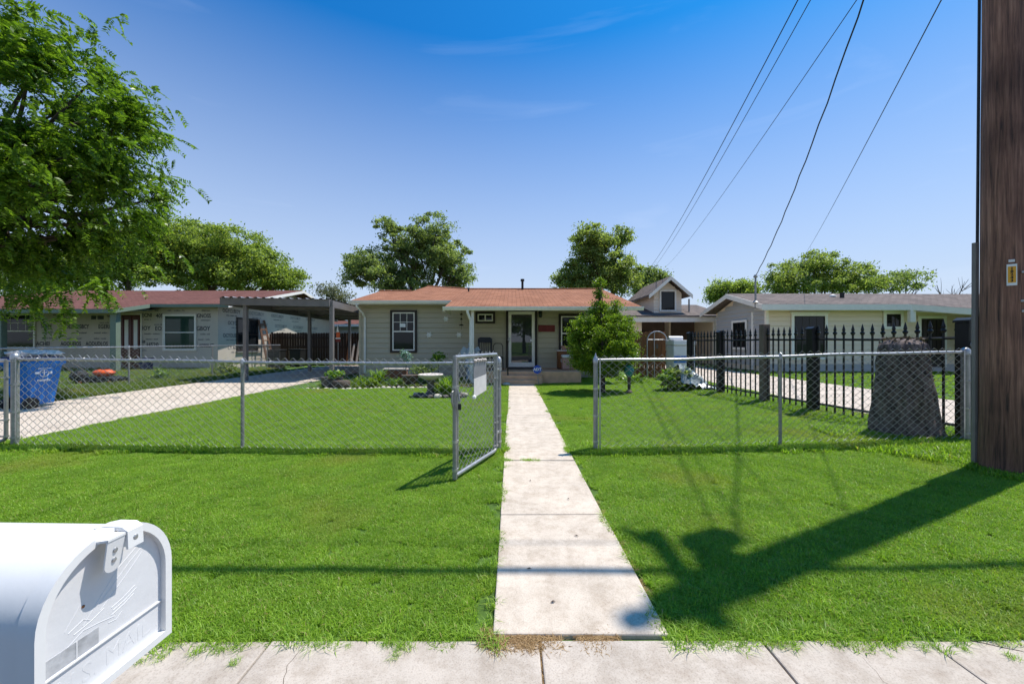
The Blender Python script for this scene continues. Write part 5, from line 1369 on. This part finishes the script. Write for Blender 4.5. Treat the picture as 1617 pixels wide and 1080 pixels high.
# big trees behind the houses
D1 = 36
tree('shade_tree', 'broad green tree behind the wrapped house, right part of the mass', (wx(330, D1), D1, 0), 4.5,
     [lobe(290, 400, D1, 60, 52, 120), lobe(350, 395, D1, 62, 48, 130), lobe(410, 425, D1, 48, 36, 90), lobe(455, 445, D1, 28, 20, 40), lobe(330, 440, D1, 90, 30, 110)], 150, .36, .24, 'leaf_c', 3, .4, shell=.55, twigs=5)
tree('shade_tree', 'green tree directly behind the near left tree, above the red brown roof', (wx(210, 34), 34, 0), 4.5,
     [lobe(235, 390, 34, 50, 46, 90), lobe(180, 410, 34, 60, 50, 90), lobe(120, 425, 34, 60, 40, 70), lobe(40, 430, 34, 70, 40, 70)], 180, .50, .25, 'leaf_c', 4, .4)
D2 = 31
tree('shade_tree', 'wide dark green tree behind the orange roof left of centre', (wx(665, D2), D2, 0), 3.8,
     [lobe(680, 375, D2, 40, 40, 85), lobe(640, 395, D2, 48, 40, 90), lobe(585, 430, D2, 50, 38, 85), lobe(705, 410, D2, 44, 34, 80), lobe(640, 440, D2, 75, 32, 110), lobe(725, 440, D2, 26, 26, 35), lobe(560, 415, D2, 24, 16, 22), lobe(615, 360, D2, 22, 14, 16)], 105, .24, .20, 'leaf_b', 5, .34, shell=.62, twigs=5)
tree('pale_tree', 'small pale grey tree beside the wide tree, left of the orange roof', (wx(518, 40), 40, 0), 2.5,
     [lobe(520, 462, 40, 20, 14, 26), lobe(540, 470, 40, 18, 14, 20)], 45, .35, .24, 'leaf_pale', 6, .15)
D3 = 29
tree('shade_tree', 'tall rounded tree behind the right end of the orange roof', (wx(945, D3), D3, 0), 3.5,
     [lobe(940, 385, D3, 40, 30, 80), lobe(955, 425, D3, 48, 40, 100), lobe(905, 440, D3, 34, 34, 70), lobe(985, 440, D3, 32, 30, 60), lobe(985, 375, D3, 14, 18, 14)], 110, .23, .20, 'leaf_a', 7, .3, shell=.6, twigs=5)
tree('shade_tree', 'small tree showing between the tall rounded tree and the dormer', (wx(1020, 34), 34, 0), 3.2,
     [lobe(1020, 450, 34, 24, 26, 50), lobe(1040, 442, 34, 14, 14, 18)], 150, .32, .20, 'leaf_b', 8, .2)
tree('shade_tree', 'small tree between the dormer and the roof mast', (wx(1150, 33), 33, 0), 3.2,
     [lobe(1140, 462, 33, 26, 18, 40), lobe(1170, 460, 33, 26, 16, 38)], 140, .28, .20, 'leaf_c', 9, .2)
D4 = 32
tree('feathery_tree', 'feathery tree behind the cream house roof right of the mast', (wx(1290, D4), D4, 0), 3.2,
     [lobe(1240, 440, D4, 40, 28, 70), lobe(1285, 420, D4, 42, 24, 70), lobe(1330, 440, D4, 40, 24, 65), lobe(1365, 450, D4, 26, 14, 26), lobe(1300, 450, D4, 80, 18, 60)], 100, .28, .19, 'leaf_a', 10, .22, shell=.6)
tree('feathery_tree', 'thin airy tree above the cream roof left of the utility pole', (wx(1425, D4), D4, 0), 3.0,
     [lobe(1430, 437, D4, 30, 13, 30), lobe(1410, 452, D4, 26, 12, 20), lobe(1450, 450, D4, 12, 8, 8)], 40, .30, .22, 'leaf_b', 12, .14, shell=.6)
# trees across the street behind the viewer (seen in the window glass)
for i, (x_, y_, h_) in enumerate(((-7, -17, 5.5), (1.5, -19, 4.6), (10, -18, 6.0))):
    tree('shade_tree', ('left', 'middle', 'right')[i] + ' one of three trees across the street, mirrored in the window glass', (x_, y_, 0), 2.2,
         [((x_, y_, h_), (2.8, 2.4, 2.2), 90), ((x_ + 1.5, y_, h_ - 1), (2, 2, 1.5), 50)], 40, .45, .34, 'leaf_b', 300 + i, .25)
bt = thing('bare_tree', 'bare twiggy tree above the cream roof beside the pole', 'tree', (wx(1505, 34), 34, 0))
m = MB()
random.seed(5)
b0 = Vector((wx(1505, 34), 34, 0)); limb(m, b0, b0 + Vector((0, 0, 4.0)), .14, .1)
for k in range(9):
    e = b0 + Vector((random.uniform(-2.2, 2.2), random.uniform(-1, 1), random.uniform(5.2, 7.2))); limb(m, b0 + Vector((0, 0, random.uniform(3.2, 4.2))), e, .05, .012, .08)
    for j in range(4):
        limb(m, b0.lerp(e, .75) + Vector((0, 0, .8)), e + Vector((random.uniform(-.9, .9), 0, random.uniform(-.5, .6))), .018, .006, .1, 4)
m.build('branches', M['bark'], bt)

# near tree on the left, feathery compound leaves
nt_ = thing('feathery_tree', 'large overhanging tree with feathery leaves filling the upper left corner', 'tree', (-13.6, 8.9, 0))
random.seed(21)
m = MB(); T0 = Vector((-13.6, 8.9, 0)); T1 = Vector((-13.2, 8.8, 2.9))
limb(m, T0 - Vector((0, 0, .1)), T1, .26, .2, .03)
r = np.random.default_rng(77)
hubs = []
ctr = np.array([-11.3, 8.6, 5.8]); rad = np.array([3.6, 2.7, 3.3])
for k in range(52):
    v = r.normal(size=3); v /= np.linalg.norm(v)
    if v[0] < -.5: v[0] *= -.4
    e = ctr + v * rad * r.uniform(.55, .92)
    if e[2] < 3.4: e[2] = 3.4 + r.uniform(0, .7)
    mid = Vector((-12.2, 8.7, 4.3)).lerp(Vector(ctr), r.uniform(0, .8))
    limb(m, T1.lerp(mid, r.uniform(.1, .9)), Vector(e), .085, .016, .10, 8); hubs.append(e)
limb(m, T1, (-11.4, 8.6, 5.6), .17, .08, .05)
m.build('trunk', M['bark'], nt_, smooth=True)
NS = 7000
v = r.normal(size=(NS, 3)); v /= np.linalg.norm(v, axis=1)[:, None]
q = ctr + v * rad * (r.uniform(0, 1, (NS, 1)) ** .38) * r.uniform(.8, 1.0, (NS, 1))
# clump them towards the branch ends so that gaps open between
H_ = np.array(hubs); near = ((q[:, None, :] - H_[None]) ** 2).sum(2).argmin(1)
q = q + (H_[near] - q) * r.uniform(.1, .85, (NS, 1))
outw = q - (ctr - np.array([1.2, 0, 0])); outw /= np.linalg.norm(outw, axis=1)[:, None]
# some long arching twigs that leave the outline ragged
TW = []
for k in range(95):
    h0 = q[r.integers(NS)]; o_ = h0 - (ctr - np.array([1.0, 0, .3])); o_ /= np.linalg.norm(o_); 
    if o_[0] < -.3: continue
    for s_ in range(10):
        t_ = s_ / 9; TW.append((h0 + o_ * t_ * 1.3 + np.array([0, 0, -.30 * t_ * t_]) + r.normal(size=3) * .03, o_ + np.array([0, 0, -.8 * t_])))
for k, (hx, hz, ln) in enumerate(((-9.4, 2.75, 1.0), (-8.7, 2.8, .45), (-9.9, 2.7, .5), (-10.3, 2.7, .5))):
    for s_ in range(24):
        t_ = s_ / 23; TW.append((np.array([hx + .12 * math.sin(k + t_ * 2) + r.normal() * .07, 8.0 + r.normal() * .1, hz - ln * t_]), np.array([r.normal() * .6, r.normal() * .4, -1.0])))
q = np.concatenate([q, np.array([a for a, b in TW])]); outw = np.concatenate([outw, np.array([b for a, b in TW])])
NS = len(q)
ax = outw * .8 + r.normal(size=(NS, 3)) * .6; ax[:, 2] -= .35; ax /= np.linalg.norm(ax, axis=1)[:, None]
sdv = np.cross(ax, r.normal(size=(NS, 3)) * .5 + np.array([0, 0, 1.0])); sdv /= np.linalg.norm(sdv, axis=1)[:, None]
Pl = []; Dl = []
NP = 8
ln = r.uniform(.24, .42, NS)
for k in range(NP):
    t_ = (k + .6) / NP
    base = q + ax * (ln * t_)[:, None]; base[:, 2] -= .10 * t_ * t_
    for s_ in (-1, 1):
        dd = sdv * s_ + ax * .55 + np.array([0, 0, -.15]); dd /= np.linalg.norm(dd, axis=1)[:, None]
        Pl.append(base + dd * .035); Dl.append(dd)
Pl = np.concatenate(Pl); Dl = np.concatenate(Dl)
V, Fc = quads(Pl, r.uniform(.075, .13, len(Pl)), .7, .42, 5, .08, Dl)
link('crown', np_mesh('crown', V, Fc, M['leaf_near']), nt_)

# round bush in front of the porch
tb = tree('bush', 'dense rounded green bush with a tall leading shoot in front of the porch', (2.52, 10.6, 0), .45,
     [((2.50, 10.6, 1.35), (.92, .85, .95), 380), ((1.95, 10.5, 1.2), (.40, .45, .60), 70), ((3.08, 10.5, 1.2), (.42, .45, .62), 75), ((2.05, 10.6, 1.85), (.40, .4, .38), 40), ((2.98, 10.6, 1.85), (.40, .4, .38), 40), ((2.48, 10.6, 2.2), (.36, .3, .35), 36), ((2.42, 10.6, 2.75), (.13, .13, .42), 15), ((2.42, 10.6, 3.05), (.05, .05, .22), 4),
      ((2.90, 10.6, 2.35), (.12, .12, .30), 8), ((1.72, 10.6, 1.75), (.18, .2, .25), 10), ((2.6, 10.6, .75), (.75, .6, .3), 60)], 78, .075, .055, 'leaf_bush', 31, .09, .5, .4)

# ------------------------------------------------------------------ small planting
def strap_plant(x, y, n, h, label, spread=.75, w=.04, mat='leaf_spike', seed=0, z=0.0, name='strap_plant'):
    r = random.Random(seed); t = thing(name, label, 'plant', (x, y, z))
    m = MB()
    for k in range(n):
        a = r.uniform(0, 6.28); L_ = h * r.uniform(.6, 1.15); sp = spread * r.uniform(.2, 1) * h; ox, oy = r.gauss(0, .06), r.gauss(0, .05)
        dx, dy = math.cos(a), math.sin(a); ww = w * r.uniform(.6, 1.2)
        pts = [(ox + dx * sp * t_ ** 1.6, oy + dy * sp * t_ ** 1.6, L_ * (t_ - .25 * t_ ** 3)) for t_ in (0, .35, .7, 1)]
        vs = []
        for i, p in enumerate(pts):
            q_ = ww * (.5, .5, .36, .02)[i]
            vs += [(x + p[0] - dy * q_, y + p[1] + dx * q_, z + p[2]), (x + p[0] + dy * q_, y + p[1] - dx * q_, z + p[2])]
        m.add(vs, [(0, 1, 3, 2), (2, 3, 5, 4), (4, 5, 7, 6)])
    m.build('leaves', M[mat], t)
    return t
def leafy(x, y, z, rx, rz_, n, ls, mat, label, seed, name='leafy_plant', stem=True, ry=None):
    t = thing(name, label, 'plant', (x, y, 0))
    if stem: MB().tube([(x, y, -.03), (x + .02, y, z)], .012, 6).build('stem', M['bark'], t)
    P = crown_pts([((x, y, z), (rx, ry or rx, rz_), n)], 14, min(.06, rx * .25), seed, .5)
    V, Fc = quads(P, np.random.default_rng(seed).uniform(.6, 1.3, len(P)) * ls, .6, .6, seed)
    link('leaves', np_mesh('leaves', V, Fc, M[mat]), t)
    return t
strap_plant(wx(597, 12.3), 12.3, 120, .66, 'tall spiky green plant in the bed below the downspout', seed=1)
strap_plant(wx(706, 10.0), 10.0, 130, .64, 'spiky yellow green clump beside the bird bath', seed=2)
strap_plant(wx(693, 9.85), 9.85, 40, .38, 'low spiky clump at the foot of the bird bath', seed=3)
strap_plant(wx(577, 12.0), 12.0, 45, .40, 'short spiky plant left of the tall spiky one in the bed', seed=4)
leafy(wx(583, 11.9), 11.75, .16, .36, .16, 40, .08, 'leaf_bush', 'low leafy plant behind the left end of the stone edging', 41, stem=False)
leafy(wx(622, 11.9), 11.95, .14, .26, .15, 26, .07, 'leaf_spike', 'low pale green plant behind the middle of the stone edging', 42, stem=False)
leafy(wx(638, 12.3), 12.5, .93, .17, .22, 24, .08, 'leaf_blue', 'pale blue flowering plant under the left window', 43)
leafy(wx(690, 12.4), 12.6, .88, .22, .17, 26, .09, 'leaf_spike', 'yellow green leafy plant against the siding right of the window', 44)
leafy(wx(665, 12.0), 12.35, .52, .50, .20, 70, .07, 'leaf_b', 'dark leafy shrub behind the bird bath', 45, ry=.25)
leafy(wx(600, 13), 13.3, .12, .5, .12, 40, .07, 'leaf_bush', 'low green ground plant near the house wall', 46, stem=False)
leafy(wx(357, 15.6), 15.6, .3, .55, .35, 60, .09, 'leaf_b', 'dark low bush on the far side of the left driveway', 47, stem=False)
leafy(wx(183, 11.8), 13.2, .25, .25, .3, 20, .09, 'leaf_spike', 'pale weed standing in the rough grass left of the side fence post', 48)
leafy(4.0, 12.6, .2, .5, .18, 30, .08, 'leaf_spike', 'pale low plant behind the round bush beside the wooden gate', 49, stem=False)

def pot(name, label, x, y, z, prof, mat, n=16, cat='planter'):
    t = thing(name, label, cat, (x, y, z)); MB().lathe(prof, (x, y, z), n).build('bowl', M[mat], t, smooth=n > 6)
    MB().lathe([(prof[-1][0] * .9, prof[-1][1] - .05), (.01, prof[-1][1] - .03)], (x, y, z), n).build('soil', M['mulch'], t); return t
pot('urn_planter', 'dark clay urn planter in the bed left of the bird bath', wx(646, 11.7), 11.85, 0, [(.15, 0), (.17, .05), (.13, .1), (.22, .22), (.26, .36), (.28, .38), (.25, .38)], 'clay')
pot('square_planter', 'dark square planter with a leafy plant in front of the carport post', wx(524, 11.6), 11.6, 0, [(.30, 0), (.33, .30), (.35, .30), (.35, .34), (.28, .34)], 'darkstone', 4)
leafy(wx(532, 11.6), 11.5, .42, .24, .12, 16, .12, 'leaf_spike', 'broad leaved plant growing in the dark square planter', 50, stem=False)
pot('round_planter', 'dark round pot right of the square planter by the stone edging', wx(540, 11.4), 11.35, 0, [(.18, 0), (.25, .1), (.25, .22), (.22, .26), (.19, .26)], 'clay')
t = thing('trough_planter', 'long reddish brown trough planter under the left window', 'planter', (wx(625, 13), 13.0, 0))
MB().box(wx(606, 13), wx(642, 13), 12.9, 13.2, .18, .46).build('trough', M['terracotta'], t, bevel=.02)
MB().box(wx(606, 13) - .02, wx(642, 13) + .02, 12.88, 13.22, .46, .50).build('lip', M['bath'], t)
MB().box(wx(610, 13), wx(638, 13), 12.95, 13.15, 0, .18).build('stand', M['bath'], t)
# bird bath
x, y = wx(680, 9.9), 9.9
t = thing('bird_bath', 'pale stone bird bath with scalloped bowl on the lawn', 'bird bath', (x, y, 0))
m = MB(); n = 40
pr = [(.05, .40), (.20, .46), (.29, .515), (.315, .56), (.295, .575), (.24, .545), (.05, .52)]
vs = [((1 + .045 * abs(math.sin(k * math.pi / 4)) * (q_ > .18)) * q_ * math.cos(2 * math.pi * k / n) + x, (1 + .045 * abs(math.sin(k * math.pi / 4)) * (q_ > .18)) * q_ * math.sin(2 * math.pi * k / n) + y, z_) for q_, z_ in pr for k in range(n)]
m.add(vs, [(i * n + k, i * n + (k + 1) % n, (i + 1) * n + (k + 1) % n, (i + 1) * n + k) for i in range(len(pr) - 1) for k in range(n)])
m.build('bowl', M['bath'], t, smooth=True)
MB().lathe([(.20, 0), (.20, .05), (.11, .10), (.08, .2), (.10, .26), (.08, .32), (.13, .42)], (x, y, 0), 18).build('pedestal', M['darkstone'], t, smooth=True)
stones = [MB().ball((0, 0, 0), (random.uniform(.8, 1.2), random.uniform(.7, 1.1), random.uniform(.5, .8)), 7, 5) for _ in range(5)]
for s_ in stones: s_.v = [(a + random.uniform(-.12, .12), b + random.uniform(-.12, .12), c + random.uniform(-.08, .08)) for a, b, c in s_.v]
sm = [s_.mesh('stone', M['stone'], True) for s_ in stones]; sd_ = [s_.mesh('dark_stone', M['darkstone'], True) for s_ in stones]
ed = thing('stone_edging', 'irregular line of pale stones edging the flower bed', 'edging', (-4, 11.2, 0))
x = -5.95
k = 0
while x < -2.5:
    s_ = random.uniform(.045, .085)
    link('stone', sm[k % 5], ed, (x, bed_front(x) + random.uniform(-.02, .02), .02), random.uniform(0, 6), (s_, s_, s_)); x += s_ * random.uniform(1.5, 2.1); k += 1
ri = thing('rock_ring', 'low ring of dark rocks round the foot of the bird bath', 'rocks', (-1.85, 9.8, 0))
for i in range(20):
    a = i / 20 * 6.283; s_ = random.uniform(.06, .11)
    link('rock', (sd_ if i % 5 else sm)[i % 5], ri, (-1.85 + .62 * math.cos(a), 9.86 + .32 * math.sin(a), .04), random.uniform(0, 6), (s_, s_, s_))
# flower bed soil
bs = MB(); bs.add([(x_, y_, .012) for x_, y_ in [(-6.1, 11.1)] + [(-6.1 + i * .2, bed_front(-6.1 + i * .2) + .03) for i in range(25)] + [(-1.3, 12.0), (-1.3, 14.75), (-6.1, 14.75)]], [tuple(range(29))])
tag(bs.build('flower_bed', M['mulch']), kind='structure')
B = [(x_, y_, .012, random.uniform(0, 6.28), random.uniform(.5, 1.0)) for x_, y_ in [(random.uniform(-6.0, -1.3), random.uniform(11.2, 14.5)) for _ in range(240)] if y_ > bed_front(x_) + .1]
scatter('bed_greenery', B, rough, 'low mixed greenery covering the flower bed in front of the house', 'ground cover')

# ------------------------------------------------------------------ right side bits
# stump
sx, sy = 5.47, 5.34
t = thing('tree_stump', 'thick dark tree stump behind the chain link fence near the pole', 'tree stump', (sx, sy, .1))
n = 44; V = []; Fc = []
hs = [(-.05, .37), (.06, .35), (.16, .335), (.30, .32), (.45, .305), (.6, .295), (.75, .28), (.88, .265), (1.0, .255), (1.1, .25), (1.2, .245), (1.27, .23), (1.32, .17), (1.35, .02)]
for i, (z, r_) in enumerate(hs):
    for k in range(n):
        a = 2 * math.pi * k / n
        rr = r_ * (1 + .05 * math.sin(a * 5 + .25 * i) * (1.3 - z) + .05 * math.sin(a * 9 + 2 + .3 * i) + .045 * math.sin(a * 14 + 1.5 * math.sin(z * 4)) + random.uniform(-.05, .05))
        V.append((sx + rr * math.cos(a) - .02 * z, sy + rr * math.sin(a), .1 + z))
Fc = [(i * n + k, i * n + (k + 1) % n, (i + 1) * n + (k + 1) % n, (i + 1) * n + k) for i in range(len(hs) - 1) for k in range(n)]
stump_m = pm('stump_bark', (.045, .034, .031), .95, .5, 4, 1.0, 18, stretch=(6, 6, 1.2), col2=(.16, .125, .115))
MB().add(V, Fc).build('trunk', stump_m, t, smooth=True)
P = []
for i in range(1500):
    a = random.uniform(0, 6.28); z = 1.36 - .85 * random.random() ** 1.6; rr = (.35 - .09 * z if z < 1.22 else random.uniform(0, .24)) + random.uniform(-.035, .012)
    P.append((sx + rr * math.cos(a) - .02, sy + rr * math.sin(a), .1 + z))
V, Fc = quads(np.array(P), np.random.default_rng(3).uniform(.03, .06, len(P)), .4, .55, 9)
link('dead_vine', np_mesh('dead_vine', V, Fc, leaf_mat('dead_leaves', (.03, .024, .022), (.11, .086, .08), .2, .7)), t)
# refrigerator and rolled mat
x, y = wx(1077, 13.0), 13.1
t = thing('old_freezer', 'white chest freezer standing between the wooden gate and the iron fence', 'freezer', (x, y, .08))
MB().box(x - .37, x + .37, y - .3, y + .35, .12, 1.28).build('cabinet', M['white_dirty'], t, bevel=.02)
MB().box(x - .38, x + .38, y - .33, y + .36, 1.29, 1.46).build('lid', M['white_dirty'], t, bevel=.02)
MB().box(x - .36, x + .36, y - .315, y - .301, .70, .93).build('panel', M['plastic_blue'], t)
t = tag(MB().tube([(x - .42, y, 1.53), (x + .05, y, 1.53)], .07, 12).build('rolled_mat', M['white_dirty']), 'short white roll lying on top of the chest freezer', 'roll')
# arched pipe gate frame
x0, x1, y = wx(1022, 13.4), wx(1053, 13.4), 13.4
t = thing('pipe_arch', 'galvanised pipe arch of a wire gate in front of the wooden gate', 'gate frame', ((x0 + x1) / 2, y, .06))
xc, ra = (x0 + x1) / 2, (x1 - x0) / 2
MB().tube([(x1, y, 0), (x1, y, 1.45)] + [(xc + ra * math.cos(a), y, 1.45 + .32 * math.sin(a)) for a in [math.pi * i / 10 for i in range(1, 10)]] + [(x0, y, 1.45), (x0, y, 0)], .02, 8).build('arch', M['galv'], t, smooth=True)
MB().tube([(x0, y, 1.48), (x1, y, 1.48)], .012, 6).build('crossbar', M['galv'], t)
MB().tube([(x0 + .25, y, .1), (x0 + .25, y, 1.75)], .014, 6).build('upright', M['galv'], t)
MB().box(x0 + .30, x0 + .38, y - .02, y - .01, 1.17, 1.33).build('plate', M['wood_grey'], t)
# heap with plastic sheet
hx, hy = wx(1083, 10.6), 10.6
leafy(hx - .25, hy, .40, .48, .34, 120, .08, 'leaf_b', 'leafy shrub swallowed by the plastic sheet heap by the iron fence', 61, name='heap_shrub', ry=.4)
leafy(hx - .55, hy - .1, .48, .25, .12, 20, .09, 'leaf_spike', 'yellowish sprig sticking out of the left of the sheeted heap', 62)
t = thing('plastic_sheet', 'crumpled grey plastic sheet draped over the heap beside the iron fence', 'sheet', (hx + .2, hy, .1))
V = []; Fc = []; nu, nv = 16, 12
rr = random.Random(8)
for j in range(nv + 1):
    for i in range(nu + 1):
        u, v_ = i / nu, j / nv
        V.append((hx - .25 + .95 * u + rr.gauss(0, .018), hy - .45 + .8 * v_ + rr.gauss(0, .018), .10 + (.78 * (1 - u) ** .8 * (1 - .35 * (2 * v_ - 1) ** 2)) * (1 if 0 < i else .9) * (.35 + .65 * min(1, v_ * 2.2)) + rr.gauss(0, .028) + .04 * math.sin(9 * u + 7 * v_)))
Fc = [(j * (nu + 1) + i, j * (nu + 1) + i + 1, (j + 1) * (nu + 1) + i + 1, (j + 1) * (nu + 1) + i) for j in range(nv) for i in range(nu)]
MB().add(V, Fc).build('sheet', M['tarp'], t, smooth=True)
x, y = wx(992, 10.3), 10.22
t = thing('glazed_pot', 'teal glazed pot tucked under the right side of the round bush', 'flower pot', (x, y, .03))
MB().lathe([(.06, .45), (.11, .53), (.13, .62), (.10, .72), (.12, .75), (.10, .75)], (x, y, .03), 16).build('pot', M['teal'], t, smooth=True)
MB().lathe([(.09, 0), (.09, .05), (.04, .1), (.05, .45)], (x, y, .03), 12).build('stand', M['clay'], t)
# litter on the walk
lt = [(wx(835, 2.4), 2.35), (wx(838, 3.8), 3.85), (wx(905, 2.9), 2.75), (wx(795, 5.3), 5.2), (.5, 3.4), (.22, 2.05), (.6, 6.2)]
lm = MB().add([(-.5, 0, 0), (0, -.22, .15), (.5, 0, .05), (0, .22, .15), (0, 0, -.05)], [(0, 1, 2, 3), (1, 0, 4), (2, 1, 4), (3, 2, 4), (0, 3, 4)]).mesh('fallen_leaf', M['clay'])
wl_ = thing('leaf_litter', 'few dry leaf scraps scattered on the front walk', 'leaves', (.3, 3, .01))
for i, (a, b) in enumerate(lt): link('fallen_leaf', lm, wl_, (a, b, .012), i * 1.3, (.035, .03, .03))
